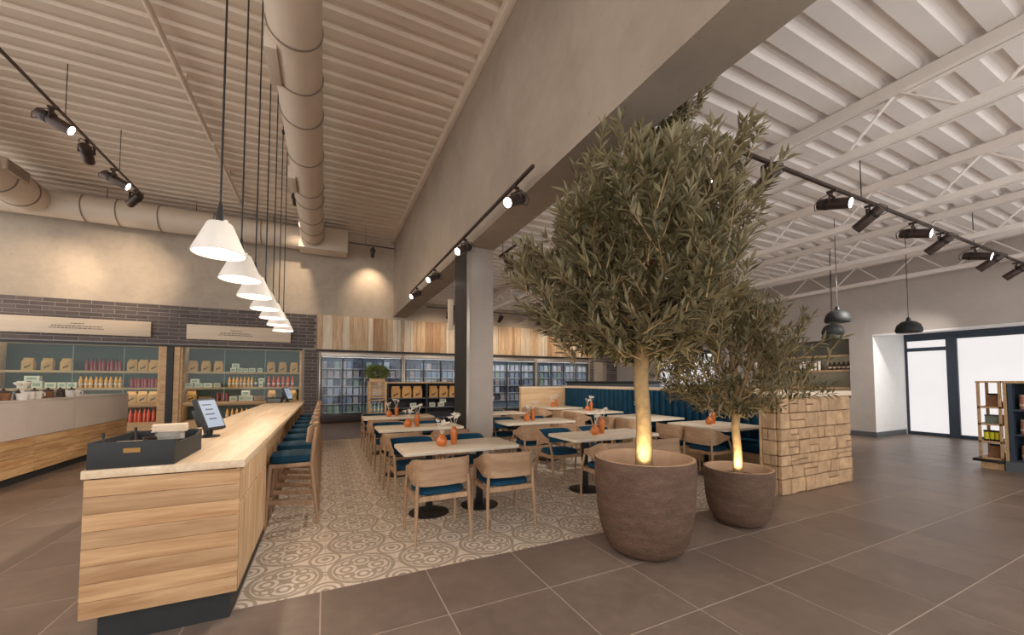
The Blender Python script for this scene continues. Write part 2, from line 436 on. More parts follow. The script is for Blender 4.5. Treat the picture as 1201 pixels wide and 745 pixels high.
# back wall (with two shelf niches, a fridge alcove and a brick recess)
def wallboxes(name, m, boxes, label=None):
    mb = MB()
    for b in boxes: mb.box(*b)
    return struct(mb.build(name, m, smooth=False), label)
N1 = (-8.1, -4.5); N2 = (-4.05, -0.72)
wallboxes('wall_back', m_wall, [
    (XL - .3, BX0 + .3, BW, BW + .3, 3.83, ZL + .2), (BX0 + .3, XR + .4, BW, BW + .3, 3.83, ZR + .2),
    (XL - .3, N1[0], BW + .02, BW + .3, 0, 3.83), (N1[0], XR + .4, BW + .02, BW + .3, 2.6, 3.83),
    (N1[1], N2[0], BW + .02, BW + .3, 0, 2.6), (N2[1], -.22, BW + .02, BW + .3, 0, 2.6), (11.5, 11.78, BW + .02, BW + .3, 0, 2.6),
    (12.55, XR + .4, BW + .02, BW + .3, 0, 2.6), (11.78, 12.55, BW + .02, BW + .3, 2.45, 2.6),
    (XL - .3, XR + .4, BW + .85, BW + 1.0, 0, 3.0)], 'plaster back wall above the shelves and fridges')
# the left side stays open: no wall is built, so sky light fills the room
# bricks of the back wall
wb = bpy.data.objects['wall_back']
BL, BH, BG = 0.50, 0.118, 0.016
bm_full = MB().box(-BL / 2 + BG / 2, BL / 2 - BG / 2, -.022, 0.03, -BH / 2 + BG / 2, BH / 2 - BG / 2).mesh('brick', m_brick, bevel=.004, seg=1, smooth=False)
cut = {}
def bricks(x0, x1, z0, z1):
    r = 0; z = z1 - BH / 2
    while z > z0:
        x = x0 - (BL / 2 if r % 2 else 0)
        while x < x1 - .02:
            a, b = max(x, x0), min(x + BL, x1)
            if b - a > .05:
                w = round(b - a, 2)
                if abs(w - BL) < .01: me = bm_full
                else:
                    if w not in cut: cut[w] = MB().box(-w / 2 + BG / 2, w / 2 - BG / 2, -.022, .03, -BH / 2 + BG / 2, BH / 2 - BG / 2).mesh('brick', m_brick, smooth=False)
                    me = cut[w]
                link('brick', me, wb, ((a + b) / 2, BW + random.uniform(-.004, .004), z))
            x += BL
        z -= BH; r += 1
MB().box(N1[0], -.3, BW - .012, BW + .02, 2.6, 3.83).build('mortar_bed', m_mortar, wb)
MB().box(N2[1], -.22, BW - .012, BW + .02, 0, 2.6).build('mortar_bed', m_mortar, wb)
bricks(N1[0], -.3, 2.62, 3.83); bricks(N2[1] + .06, -.24, 0, 2.6)
MB().box(11.55, XR, BW - .012, BW + .02, 2.45, 3.83).build('mortar_bed', m_mortar, wb)
MB().box(11.55, 11.78, BW - .012, BW + .02, 0, 2.45).build('mortar_bed', m_mortar, wb)
MB().box(12.55, XR, BW - .012, BW + .02, 0, 2.45).build('mortar_bed', m_mortar, wb)
bricks(11.6, XR, 2.45, 3.83); bricks(11.55, 11.78, 1.0, 2.45); bricks(12.55, XR, 1.0, 2.45)
MB().box(N1[0], -.72, BW - .05, BW + .02, 2.56, 2.62).build('lintel', m_black, wb)
# cladding boards over the fridges
bd = MB().box(-.28, 11.57, BW - .04, BW + .02, 2.62, 3.85).build('board_backing', m_shelf, wb)
x = -.27; bmesh_cache = {}
while x < 11.56:
    w = random.choice((.12, .17, .2, .24, .28, .32)); w = min(w, 11.57 - x); ci = random.choice((0, 0, 0, 1, 1, 2))
    if w > .03:
        k = round(w, 3)
        if (k, ci) not in bmesh_cache: bmesh_cache[k, ci] = MB().box(-k / 2 + .005, k / 2 - .005, -.02, .02, 2.62, 3.84).mesh('cladding_board', m_clads[ci], smooth=False)
        link('cladding_board', bmesh_cache[k, ci], wb, (x + w / 2, BW - .055 + random.uniform(-.008, .008), 0))
    x += w
MB().box(-.28, 11.57, BW - .09, BW, 2.55, 2.61).build('shadow_trim', m_black, wb)

# right wall with window alcove, bar niche and a far window
AL = 5.14
wallboxes('wall_right', m_wallr, [
    (XR, XR + .4, YF, AL, 2.74, ZR + .2), (XR, XR + .4, AL, 5.66, 0, ZR + .2), (XR, XR + .4, 5.66, 8.3, 2.69, ZR + .2), (XR, XR + .4, 5.66, 8.3, 0, 1.02),
    (XR, XR + .4, 8.3, 9.8, 0, ZR + .2), (XR, XR + .4, 9.8, 12.6, 2.7, ZR + .2), (XR, XR + .4, 9.8, 12.6, 0, .7), (XR, XR + .4, 12.6, BW + .3, 0, ZR + .2)],
    'grey plaster right wall')
wallboxes('wall_alcove', m_alcove, [(XR + .002, 15.05, AL - .006, AL + .2, 0, 2.95), (XR + .4, 15.2, YF, AL + .2, 2.87, 3.1), (XR - .004, XR + .4, YF, AL - .0, 2.70, 2.742)],
          'bright white window reveal')
struct(MB().box(XR - .02, XR + .0, AL, 5.66 + 9, 0, .14).build('baseboard_right', m_plinth))
struct(MB().box(XR - .02, 14.9, AL - .02, AL, 0, .14).build('baseboard_alcove', m_plinth))
wr = bpy.data.objects['wall_right']
MB().box(XR + .38, XR + .42, 5.6, 8.4, .95, 2.75).build('niche_back', m_nicher, wr)
win = struct(MB().box(15.0, 15.1, 5.08, 5.17, 0, 2.9).build('window_1', m_frame), 'tall slate framed shop window')
for (y0, y1, z0, z1) in [(YF, 5.1, 2.62, 2.70), (4.12, 5.1, 2.33, 2.43), (YF, 5.1, 0, .09), (4.10, 4.30, 0, 2.7), (1.2, 1.35, 0, 2.7), (-1.7, -1.55, 0, 2.7), (YF, 5.15, 2.7, 2.88)]:
    MB().box(14.99 - (.03 if z1 - z0 > 1 else 0), 15.1, y0, y1, z0, z1).build('window_frame', m_frame, win, bevel=.005, seg=1)
for (y0, y1, z0, z1) in [(4.3, 5.08, .09, 2.33), (4.3, 5.08, 2.43, 2.62), (1.35, 4.1, .09, 2.62), (-1.55, 1.2, .09, 2.62), (YF, -1.7, .09, 2.62)]:
    MB().box(15.03, 15.06, y0, y1, z0, z1).build('blind', m_blind, win)
win2 = struct(MB().box(XR + .08, XR + .2, 12.48, 12.6, .7, 2.7).build('window_2', m_alcove), 'far window beyond the olive trees')
for (y0, y1, z0, z1) in [(11.55, 11.75, .7, 2.7), (9.8, 9.9, .7, 2.7), (9.8, 12.6, 2.55, 2.7), (9.8, 12.6, .7, .8)]:
    MB().box(XR + .08, XR + .2, y0, y1, z0, z1).build('window_frame', m_frame, win2)
for (y0, y1) in [(11.75, 12.48), (9.9, 11.55)]: MB().box(XR + .12, XR + .15, y0, y1, .8, 2.55).build('blind', m_blind, win2)

# ================================================================== ROOF STEEL, DUCTS, TRACKS
def truss(x, label):
    t = thing('roof_truss', label, 'truss', (x, 0, 0), 0, 'cream roof trusses')
    zt, zb = 4.52, 4.02
    mb = MB(); mb.box(-.075, -.012, YF, BW, zt - .06, zt + .055); mb.box(.012, .075, YF, BW, zt - .06, zt + .055); mb.build('top_chord', m_steel_w, t)
    mb = MB(); mb.box(-.065, -.012, YF, BW, zb - .045, zb + .045); mb.box(.012, .065, YF, BW, zb - .045, zb + .045); mb.build('bottom_chord', m_steel_w, t)
    L = math.hypot(.5, .45); me = {}
    for s in (-1, 1):
        me[s] = MB().tube([(0, -.02 * s, 0), (0, s * .5, zb - zt)], .016, 6).mesh('web_bar', m_steel_w)
    y = .66
    while y < BW - .6:
        for s in (-1, 1): link('web_bar', me[s], t, (0, y, zt - .0))
        y += 1.13
for x, l in [(5.3, 'cream steel roof truss nearest the concrete beam'), (7.72, 'second cream steel roof truss from the concrete beam'),
             (10.15, 'third cream steel roof truss from the concrete beam'), (12.6, 'cream steel roof truss running alongside the right wall')]: truss(x, l)

# main spiral duct
t = thing('spiral_duct', 'long round beige ventilation duct running above the bar counter', 'duct', (-.445, 0, 6.25))
rd = .33
MB().tube([(0, YF - .3, 0), (0, 14.185, 0)], rd, 40).build('duct_body', m_duct, t)
ring = MB().lathe([(rd, -.012), (rd + .014, -.012), (rd + .014, .012), (rd, .012)], 40, (0, 0, 0), Matrix.Rotation(PI / 2, 3, 'X')).mesh('seam_ring', m_ductring)
for y in (1.5, 3.2, 4.35, 5.75, 6.65, 7.55, 8.9, 10.4, 11.1, 12.2, 13.1, 13.9): link('seam_ring', ring, t, (0, y, 0))
for y in (5.9, 9.6):
    b = MB().box(-.37, -.22, y, y + .75, -.30, -.02).build('side_outlet', m_duct, t, bevel=.01)
for y in (5.3, 8.3, 10.4): MB().lathe([(.0, -.03), (.03, -.03), (.03, .03), (.0, .03)], 10, (-.34, y, -.05)).build('damper_knob', m_black, t)
for y in (4, 8, 12): MB().tube([(0, y, rd), (0, y, .7)], .008, 6).build('hanger_rod', m_black, t)
# cross duct along the back wall
t = thing('header_duct', 'round beige duct running along the top of the back wall', 'duct', (0, 14.55, 6.26))
MB().tube([(XL + .2, 0, 0), (-.85, 0, 0)], .36, 40).build('duct_body', m_duct, t)
ring2 = MB().lathe([(.36, -.012), (.375, -.012), (.375, .012), (.36, .012)], 40, (0, 0, 0), Matrix.Rotation(PI / 2, 3, 'Y')).mesh('seam_ring', m_ductring)
for x in (-7.8, -6.0, -5.3, -4.4, -3.1, -1.9): link('seam_ring', ring2, t, (x, 0, 0))
MB().box(-.85, .62, -.36, .36, -.38, .38).build('end_box', m_duct, t, bevel=.015)
for x in (-5.6, -3.6, -1.6): MB().tube([(x, 0, .36), (x, 0, .7)], .008, 6).build('hanger_rod', m_black, t)
t = thing('branch_duct', 'round duct branch with a grille at the upper left corner', 'duct', (-6.95, 0, 6.24))
MB().tube([(0, 8.5, 0), (0, 14.185, 0)], .40, 40).build('duct_body', m_duct, t)
ring3 = MB().lathe([(.40, -.014), (.418, -.014), (.418, .014), (.40, .014)], 40, (0, 0, 0), Matrix.Rotation(PI / 2, 3, 'X')).mesh('seam_ring', m_ductring)
for y in (10.2, 11.9, 13.0, 13.8): link('seam_ring', ring3, t, (0, y, 0))
g = MB().box(.28, .46, 12.5, 13.3, -.02, .26).build('grille_frame', m_duct, t, bevel=.01)
for k in range(5): MB().box(.46, .468, 12.55, 13.25, .01 + k * .046, .035 + k * .046).build('louvre', m_ductring, g)
# tube along the left ceiling + thin rails
t = thing('ceiling_tube', 'slim beige conduit tube running along the left ceiling', 'tube', (-2.36, 0, 6.82))
MB().tube([(0, -2, 0), (0, 10.4, 0)], .045, 12).build('tube_run', m_deck_l, t)
MB().tube([(0, 10.55, 0), (0, 14.0, 0)], .038, 12).build('tube_run', m_deck_l, t)
for y in (1.5, 5, 8.5, 12): MB().box(-.06, .06, y - .03, y + .03, 0, .12).build('saddle_clip', m_deck_l, t)

def rail(name, p0, p1, rods, ztop, label):
    t = thing(name, label, 'track', p0)
    d = Vector(p1) - Vector(p0)
    MB().bar((0, 0, 0), d, .036, .034).build('track_bar', m_bronze, t)
    for s in rods:
        q = d * s; MB().tube([q, (q.x, q.y, ztop - p0[2])], .006, 6).build('hanger_rod', m_black, t)
    return t
rail('lighting_track', (-4.06, 3.0, 6.0), (-4.06, 12.2, 6.0), (.2, .45, .66, .87), ZL, 'dark lighting track hanging over the left service counter')
rail('lighting_track', (2.13, 3.85, 3.99), (2.13, 11.0, 3.99), (), ZL, 'dark lighting track running along the concrete beam')
rail('lighting_track', (3.45, 2.53, 3.9), (13.1, 2.53, 3.9), (.3, .7), ZR, 'dark lighting track crossing the right ceiling below the trusses')
rail('lighting_track', (.66, 14.3, 6.27), (2.2, 14.3, 6.27), (.35,), ZL, 'short dark lighting track by the back wall above the cladding')
rail('lighting_track', (3.1, 13.2, 4.05), (12.9, 13.2, 4.05), (.2, .5, .8), ZR, 'dark lighting track at the far end in front of the fridges')

def make_spot():
    d = {}
    # local: track at z=0, body axis along -Y before tilt is handled by the body parent's rotation
    d['adapter'] = MB().box(-.02, .02, -.05, .05, -.045, -.017).tube([(0, 0, -.03), (0, 0, -.09)], .012, 8).mesh('adapter', m_bronze, bevel=.003, seg=1)
    d['yoke'] = MB().bar((-.075, 0, -.09), (.075, 0, -.09), .03, .012).bar((-.075, 0, -.085), (-.075, 0, -.2), .012, .03, (1, 0, 0)).bar((.075, 0, -.085), (.075, 0, -.2), .012, .03, (1, 0, 0)).mesh('yoke', m_bronze)
    d['cable'] = MB().tube([(.0, .03, -.05), (.04, .13, -.06), (.05, .2, -.12), (.03, .19, -.2), (0, .12, -.2)], .005, 6).mesh('cable', m_black)
    # body: cylinder along local -Z (shining direction)
    r = .066
    d['body'] = MB().lathe([(0.0, .15), (r * .8, .15), (r, .13), (r, -.19), (r - .006, -.19), (r - .008, -.182), (0, -.182)], 24).mesh('lamp_body', m_bronze)
    d['collar'] = MB().lathe([(r, .04), (r + .005, .04), (r + .005, .075), (r, .075)], 24).mesh('collar', m_black)
    d['lens'] = MB().lathe([(0, -.18), (r - .008, -.18), (r - .008, -.189), (0, -.189)], 20).mesh('lens', m_lens)
    d['lens_off'] = None
    return d
SP = make_spot()
def spot(loc, aim, label, energy=250, col=NEUT, angle=55, blend=.7, group='track spotlights', scale=1.0):
    aim = Vector(aim).normalized(); az = math.atan2(-aim.x, aim.y)
    t = thing('track_spotlight', label, 'spotlight', loc, az, group); t.scale = (scale,) * 3
    link('adapter', SP['adapter'], t); link('yoke', SP['yoke'], t); link('cable', SP['cable'], t, rot=(0, 0, PI))
    pitch = math.acos(max(-1, min(1, -aim.z)))     # angle from straight down
    b = link('lamp_body', SP['body'], t, (0, 0, -.19), (pitch, 0, 0))
    link('collar', SP['collar'], b); link('lens', SP['lens'], b)
    if energy:
        l = light('lamp_light', 'SPOT', energy, col, Vector((0, 0, -.19)) + Vector((0, math.sin(pitch), -math.cos(pitch))) * .22, t, .05, (0, math.sin(pitch), -math.cos(pitch)), angle, blend)
    return t
def to(a, b): return Vector(b) - Vector(a)
# left track
for i, (y, target, e) in enumerate([(8.75, (.9, .05, -.45), 200), (9.75, (-.25, 1.0, -.215), 750), (10.8, (.9, .05, -.45), 200), (11.8, (-.62, .7, -.27), 480)]):
    p = (-4.06, y, 5.98); spot(p, target, ORD[i] + ' spotlight from the camera on the track over the service counter', e, WARM, 60 if i % 2 == 0 else 36, 1.0, scale=1.3)
# beam track
for i, y in enumerate((4.3, 6.3, 8.35, 10.2)):
    p = (2.13, y, 3.97); spot(p, (-1.0, -.45, -.62), ORD[i] + ' spotlight from the camera on the track along the beam', 200, NEUT, 75, 1.0)
p = (3.06, 6.5, 3.93); t = spot(p, (.75, .75, -.75), 'dark spotlight just right of the column top', 140, NEUT, 60)
# right track
for i, (x, lit) in enumerate([(4.3, 0), (5.62, 1), (6.55, 0), (7.85, 1), (8.8, 0), (10.25, 1), (11.0, 0), (12.4, 0)]):
    p = (x, 2.53, 3.88)
    spot(p, (.12, -.95, -.28) if lit else (.0, .9, -.62), ORD[i] + ' spotlight from the olive tree on the right ceiling track', 200 if lit else 240, (1.0, .95, .9), 75, 1.0)
spot((3.62, 2.53, 3.88), (-.5, .2, -.8), 'spotlight hidden among the upper leaves of the large olive tree', 60, WARM, 60)
# back tracks
rail('lighting_track', (-.86, 12.1, 6.88), (-.86, 12.7, 6.88), (.5,), ZL, 'short dark lighting track on the ceiling beside the large duct')
spot((-.86, 12.4, 6.86), to((-.86, 12.4, 6.7), (-.88, 15.27, 4.95)), 'spotlight on the ceiling beside the far end of the large duct', 260, WARM, 42, 1.0)
rail('lighting_track', (3.06, 6.15, 3.95), (3.06, 6.9, 3.95), (.2, .8), ZR, 'short dark lighting track just right of the column top')
spot((1.44, 14.3, 6.24), (0.0, .9, -1.05), 'spotlight on the short track by the back wall', 85, WARM, 85, 1.0)
for i, x in enumerate((3.9, 5.9, 7.6, 9.4, 11.2)):
    p = (x, 13.2, 4.02); spot(p, (0, 1.0, -.42), ORD[i] + ' spotlight from the column on the far track facing the wood cladding', 70, WARM, 80, 1.0)

# ------------------------------------------------------------------ white pendants over the bar
def pendant(i):
    y = 4.06 + .945 * i; zb = 2.59
    t = thing('cone_pendant', ORD[i] + ' white cone pendant lamp from the camera over the bar counter', 'pendant lamp', (-.84, y, zb), 0, 'white pendants over the bar')
    if i == 0:
        PM['shade'] = MB().lathe([(.195, 0), (.200, .004), (.092, .262), (.085, .268), (.0, .268), (.0, .262), (.083, .258), (.190, 0.0)], 40).mesh('lamp_shade', m_shade)
        PM['cap'] = MB().lathe([(.05, .262), (.035, .275), (.03, .33), (.017, .42), (.01, .46), (0, .46)], 16).mesh('lamp_holder', m_black)
        PM['cord'] = MB().tube([(0, 0, .44), (0, 0, ZL - zb)], .0085, 8).mesh('cord', m_black)
        PM['bulb'] = MB().lathe([(0, .035), (.04, .05), (.058, .085), (.045, .13), (.02, .17), (.02, .25), (0, .25)], 16).mesh('bulb', m_bulb)
        PM['clip'] = MB().lathe([(.012, .255), (.016, .262), (.016, .285), (.0, .29)], 10, (.05, -.05, 0)).mesh('cord_clip', m_white)
        PM['rose'] = MB().lathe([(.05, ZL - zb - .03), (.05, ZL - zb), (0, ZL - zb)], 16).mesh('ceiling_rose', m_black)
    link('lamp_shade', PM['shade'], t); link('lamp_holder', PM['cap'], t); link('cord', PM['cord'], t); link('bulb', PM['bulb'], t)
    link('cord_clip', PM['clip'], t); link('ceiling_rose', PM['rose'], t)
    light('lamp_light', 'POINT', 7, WARM, (0, 0, .02), t, .05)
PM = {}
for i in range(7): pendant(i)
# black dome pendants
def dome(loc, label, r=.20):
    t = thing('dome_pendant', label, 'pendant lamp', loc, 0, 'black dome pendants')
    MB().lathe([(r * .93, 0), (r, .03), (r, .07), (r * .86, .155), (r * .55, .215), (r * .2, .235), (0, .235), (0, .225), (r * .5, .2), (r * .8, .145), (r * .93, .06), (r * .88, 0)], 32).build('lamp_shade', m_blackmatt, t)
    MB().lathe([(.04, .23), (.035, .28), (.015, .31), (0, .31)], 14).build('lamp_holder', m_black, t)
    MB().tube([(0, 0, .3), (0, 0, ZR - loc[2])], .006, 6).build('cord', m_black, t)
    MB().lathe([(0, .05), (.035, .07), (.045, .1), (.03, .14), (0, .2)], 12).build('bulb', m_bulb, t)
dome((8.67, 3.88, 2.60), 'nearest black dome pendant of the cluster of three'); dome((10.13, 4.63, 2.53), 'middle black dome pendant of the cluster of three')
dome((10.94, 5.02, 2.49), 'farthest black dome pendant of the cluster of three'); dome((10.43, 3.49, 2.46), 'single black dome pendant hanging before the window alcove')

# ================================================================== BAR COUNTER (right) AND SERVICE COUNTER (left)
t = thing('bar_counter', 'long pale wood bar counter with horizontal plank front and black kick', 'counter', (0, 0, 0))
CX0, CX1, CYF, CYB, CZ = -1.20, -.475, 3.0, 11.12, 1.0
MB().box(CX0 - .01, CX1 + .025, CYF - .012, CYB + .02, .952, CZ).build('worktop', m_slab, t, bevel=.004)
MB().box(CX0 + .02, CX1 - .02, CYF + .02, 4.27, .18, .945).build('carcass', m_black, t)
MB().box(CX0 + .02, -.86, 4.27, CYB, .0, .945).build('carcass_back', m_blackmatt, t)
pl = MB().box(CX0, CX1, CYF, CYF + .02, -.0, .0942).mesh('front_plank', m_plank, bevel=.0015, seg=1)
for k in range(8): link('front_plank', pl, t, (0, random.uniform(-.001, .001), .18 + k * .0957))
w = (4.27 - CYF) / 9
for k in range(9):
    o = MB().box(CX1 - .02, CX1, CYF + .003 + k * w, CYF + (k + 1) * w - .003, .18, .72).build('side_plank', m_plankv, t, bevel=.002, seg=1)
    o = MB().box(CX1 - .02, CX1, CYF + .003 + k * w, CYF + (k + 1) * w - .003, .735, .948).build('drawer_front', m_plankv, t, bevel=.002, seg=1)
MB().box(CX0 + .06, CX1 - .045, CYF + .06, 4.3, 0, .18).build('kick_plate', m_blackmatt, t)
MB().box(-.86, -.84, 4.27, CYB, .1, .945).build('knee_panel', m_plankv, t)
MB().box(CX1 - .06, CX1, CYB - .06, CYB, 0, .95).build('end_leg', m_plankv, t, bevel=.004)
MB().box(CX0, CX1, CYB - .03, CYB, .1, .95).build('end_panel', m_plankv, t)
for k in range(11):
    MB().box(CX0 - .004, CX0 + .02, CYF + .02 + k * .736, CYF + .012 + (k + 1) * .736, .18, .945).build('rear_panel', m_plankv, t, bevel=.002, seg=1)

# caddy on the bar
t = thing('caddy_box', 'black open caddy box with brass plate at the near end of the bar', 'box', (-1.195, 3.005, CZ))
bw, bd, bh = .385, .58, .15
MB().box(0, bw, 0, .014, 0, bh).build('front_panel', m_blackmatt, t, bevel=.003)
MB().box(0, bw, bd - .014, bd, 0, bh).build('back_panel', m_blackmatt, t, bevel=.003)
for xx in (0, bw - .014):
    zz = bh if xx == 0 else bh - .03
    pts = [(.0145, 0), (bd - .0145, 0), (bd - .0145, bh), (bd - .1, zz), (.1, zz), (.0145, bh)]
    MB().add([(xx + a, y, z) for a in (0, .014) for y, z in pts], [(0, 1, 2, 3, 4, 5), (11, 10, 9, 8, 7, 6)] + [(i, (i + 1) % 6, 6 + (i + 1) % 6, 6 + i) for i in range(6)]).build('side_panel', m_blackmatt, t)
MB().box(.014, bw - .014, .014, bd - .014, 0, .012).build('bottom_panel', m_blackmatt, t)
MB().box(.014, bw - .014, .25, .262, .012, .12).build('divider', m_blackmatt, t)
MB().prism([(.0, 0), (.075, 0), (.062, .002), (.013, .002)], 0, .026).build('brass_plate', m_brass, t).location = (.155, -.0035, .085)
# things in the caddy
pm_ = MB().lathe([(0, 0), (.05, 0), (.075, .012), (.078, .016), (.05, .008), (0, .006)], 28).mesh('side_plate', m_white)
for k in range(5):
    tag(link('side_plate', pm_, None, (-.93, 3.36, CZ + .10 + k * .012)), ORD[k] + ' plate from the bottom of the stack in the black caddy', 'plate', 'plates in the caddy')
tag(MB().box(-.085, .085, -.09, .09, 0, .088).build('plate_riser', m_black, bevel=.004), 'dark riser block under the plates in the caddy', 'block').location = (-.93, 3.36, CZ + .0125)
cm = MB().box(-.09, .09, -.06, .06, 0, .006).mesh('menu_card', m_cap, bevel=.001, seg=1)
for k in range(7):
    o = tag(link('menu_card', cm, None, (-.93, 3.36, CZ + .166 + k * .0065), (0, 0, .25 + random.uniform(-.1, .1))), ORD[k] + ' card from the bottom of the pile on the plate stack', 'card', 'menu cards')
MB_ = MB().box(-.07, .07, -.09, .09, 0, .115)
tag(MB_.build('napkin_stack', m_cap, bevel=.004), 'pale napkin stack in the front left of the black caddy', 'napkins').location = (-1.08, 3.14, CZ + .013)
tag(MB().lathe([(0, 0), (.032, 0), (.036, .02), (.034, .13), (.036, .135), (.03, .135), (.028, .02), (0, .02)], 20).build('dark_cup', m_bronze), 'dark cup beside the plates in the black caddy', 'cup').location = (-.985, 3.20, CZ + .013)
for k, (xx, yy) in enumerate([(-1.165, 3.10), (-1.12, 3.40)]):
    o = thing('spice_bottle', ('slim dark bottle at the near left of the black caddy', 'slim dark bottle at the far left of the black caddy')[k], 'bottle', (xx, yy, CZ + .013), 0)
    MB().lathe([(0, 0), (.014, 0), (.014, .10), (.006, .13), (.006, .155), (0, .155)], 14).build('bottle_body', m_bronze, o)
    MB().lathe([(.008, .155), (.008, .18), (.0, .182)], 10).build('stopper', m_black, o)
tag(MB().lathe([(0, 0), (.018, 0), (.02, .11), (.016, .12), (.0, .12)], 14).build('pepper_pot', m_steel), 'small steel shaker at the right edge of the black caddy', 'shaker').location = (-.865, 3.09, CZ + .013)

def terminal(loc, rz, label, sc=1.0):
    t = thing('pay_terminal', label, 'tablet', loc, rz)
    t.scale = (sc,) * 3
    tilt = Matrix.Rotation(math.radians(-24), 3, 'X')
    MB().lathe([(0, 0), (.085, 0), (.085, .012), (.03, .022), (.028, .06), (0, .06)], 24).build('stand_foot', m_black, t)
    MB().bar((0, .0, .03), (0, .03, .2), .07, .03, (0, 1, 0)).build('stand_neck', m_black, t)
    b = MB().obox((0, 0, .20), (.215, .045, .30), tilt).build('tablet_case', m_blackmatt, t, bevel=.01)
    MB().obox(Vector((0, 0, .20)) + tilt @ Vector((0, -.0235, 0)), (.18, .002, .255), tilt).build('screen', m_screen, b)
    for k in range(4):
        MB().obox(Vector((0, 0, .20)) + tilt @ Vector((-.02 + .012 * (k % 2), -.0252, .085 - k * .045)), (.10 - .02 * (k % 2), .001, .012), tilt).build('screen_row', m_frame, b)
    MB().obox(Vector((0, .06, .17)), (.12, .06, .16), tilt).build('reader_block', m_black, t, bevel=.008)
    return t
terminal((-.93, 4.33, CZ), math.radians(62), 'black payment tablet with lit screen on the near bar counter')
terminal((-.78, 10.45, CZ), math.radians(62), 'small black payment tablet at the far end of the bar')
t = thing('till_drawer', 'dark cash drawer at the far end of the bar', 'drawer', (-1.05, 10.55, CZ))
MB().box(-.14, .16, -.2, .2, 0, .115).build('drawer_case', m_blackmatt, t, bevel=.006)
MB().box(-.12, .14, -.207, -.2, .02, .095).build('drawer_face', m_plinth, t)

# left service counter
t = thing('service_counter', 'service counter with concrete front over planks and black kick at left', 'counter', (0, 0, 0))
LY0, LY1, LX = 5.5, 11.7, -4.0
MB().box(LX - .75, LX - .03, LY0, LY1 - .02, .1, 1.19).build('carcass', m_blackmatt, t)
MB().box(LX - .8, LX + .0, LY0, LY1, 1.19, 1.215).build('worktop', m_cladconc, t, bevel=.003)
for k in range(3):
    a = LY0 + (LY1 - LY0) * k / 3; MB().box(LX - .03, LX, a + .004, LY0 + (LY1 - LY0) * (k + 1) / 3 - .004, .655, 1.188).build('concrete_panel', m_cladconc, t, bevel=.003, seg=1)
for k in range(4):
    for q in range(2):
        a = LY0 + (LY1 - LY0) * q / 2
        MB().box(LX - .025, LX - .005, a + .002, a + (LY1 - LY0) / 2 - .002, .12 + k * .133, .12 + (k + 1) * .133 - .004).build('plank', m_plankl, t, bevel=.002, seg=1)
MB().box(LX - .8, LX - .03, LY1 - .02, LY1, .12, 1.188).build('end_panel', m_plankl, t)
MB().box(LX - .7, LX - .06, LY0, LY1 - .06, 0, .12).build('kick_plate', m_blackmatt, t)
# things on the service counter
def jar(loc, label, r=.075, h=.17, body=None, lid=None, group='jars on the service counter'):
    t = thing('storage_jar', label, 'jar', loc, 0, group)
    MB().lathe([(0, 0), (r, 0), (r, h * .8), (r * .8, h * .9), (r * .8, h), (0, h)], 18).build('jar_body', body, t)
    MB().lathe([(r * .88, h), (r * .88, h + .025), (r * .3, h + .03), (r * .2, h + .06), (0, h + .06)], 18).build('lid', lid, t)
m_brownjar = mat('cookie_brown', S(140, 96, 64), 0.5, var=0.3, scale=30, rnd=0.1)
m_darkjar = mat('dark_stoneware', S(78, 66, 60), 0.5, var=0.1, scale=10)
zc = 1.2155
y = 7.5; k = 0
while y < 10.2:
    jar((LX - .32 + .08 * (k % 2), y, zc), ORD[k] + ' jar from the left along the service counter top', .055 + .01 * (k % 3), .09 + .025 * (k % 2), (m_brownjar, m_darkjar)[k % 3 == 1], (m_darkjar, m_bronze)[k % 2]); y += .17; k += 1
def cup(loc, label):
    t = thing('white_cup', label, 'cup', loc, 0, 'white cups on the service counter')
    MB().lathe([(0, 0), (.04, 0), (.052, .02), (.06, .12), (.055, .12), (.045, .02), (0, .015)], 18).build('cup_body', m_white, t)
    MB().tube([(.055, 0, .1), (.085, 0, .095), (.09, 0, .055), (.05, 0, .04)], .008, 6).build('handle', m_white, t)
for k, y in enumerate((8.62, 8.80, 9.68, 9.86)): cup((LX - .1, y, zc), ORD[k] + ' white cup from the left on the service counter')
t = thing('flower_pot', 'white potted flower on the service counter', 'plant', (LX - .07, 8.40, zc))
MB().lathe([(0, 0), (.05, 0), (.065, .1), (.055, .1), (0, .09)], 16).build('pot', m_white, t)
for k in range(9):
    a = k * 2.4; MB().tube([(0, 0, .09), (.04 * math.cos(a), .04 * math.sin(a), .2), (.08 * math.cos(a), .08 * math.sin(a), .26)], [.004, .004, .02], 6).build('bloom', m_dried, t)

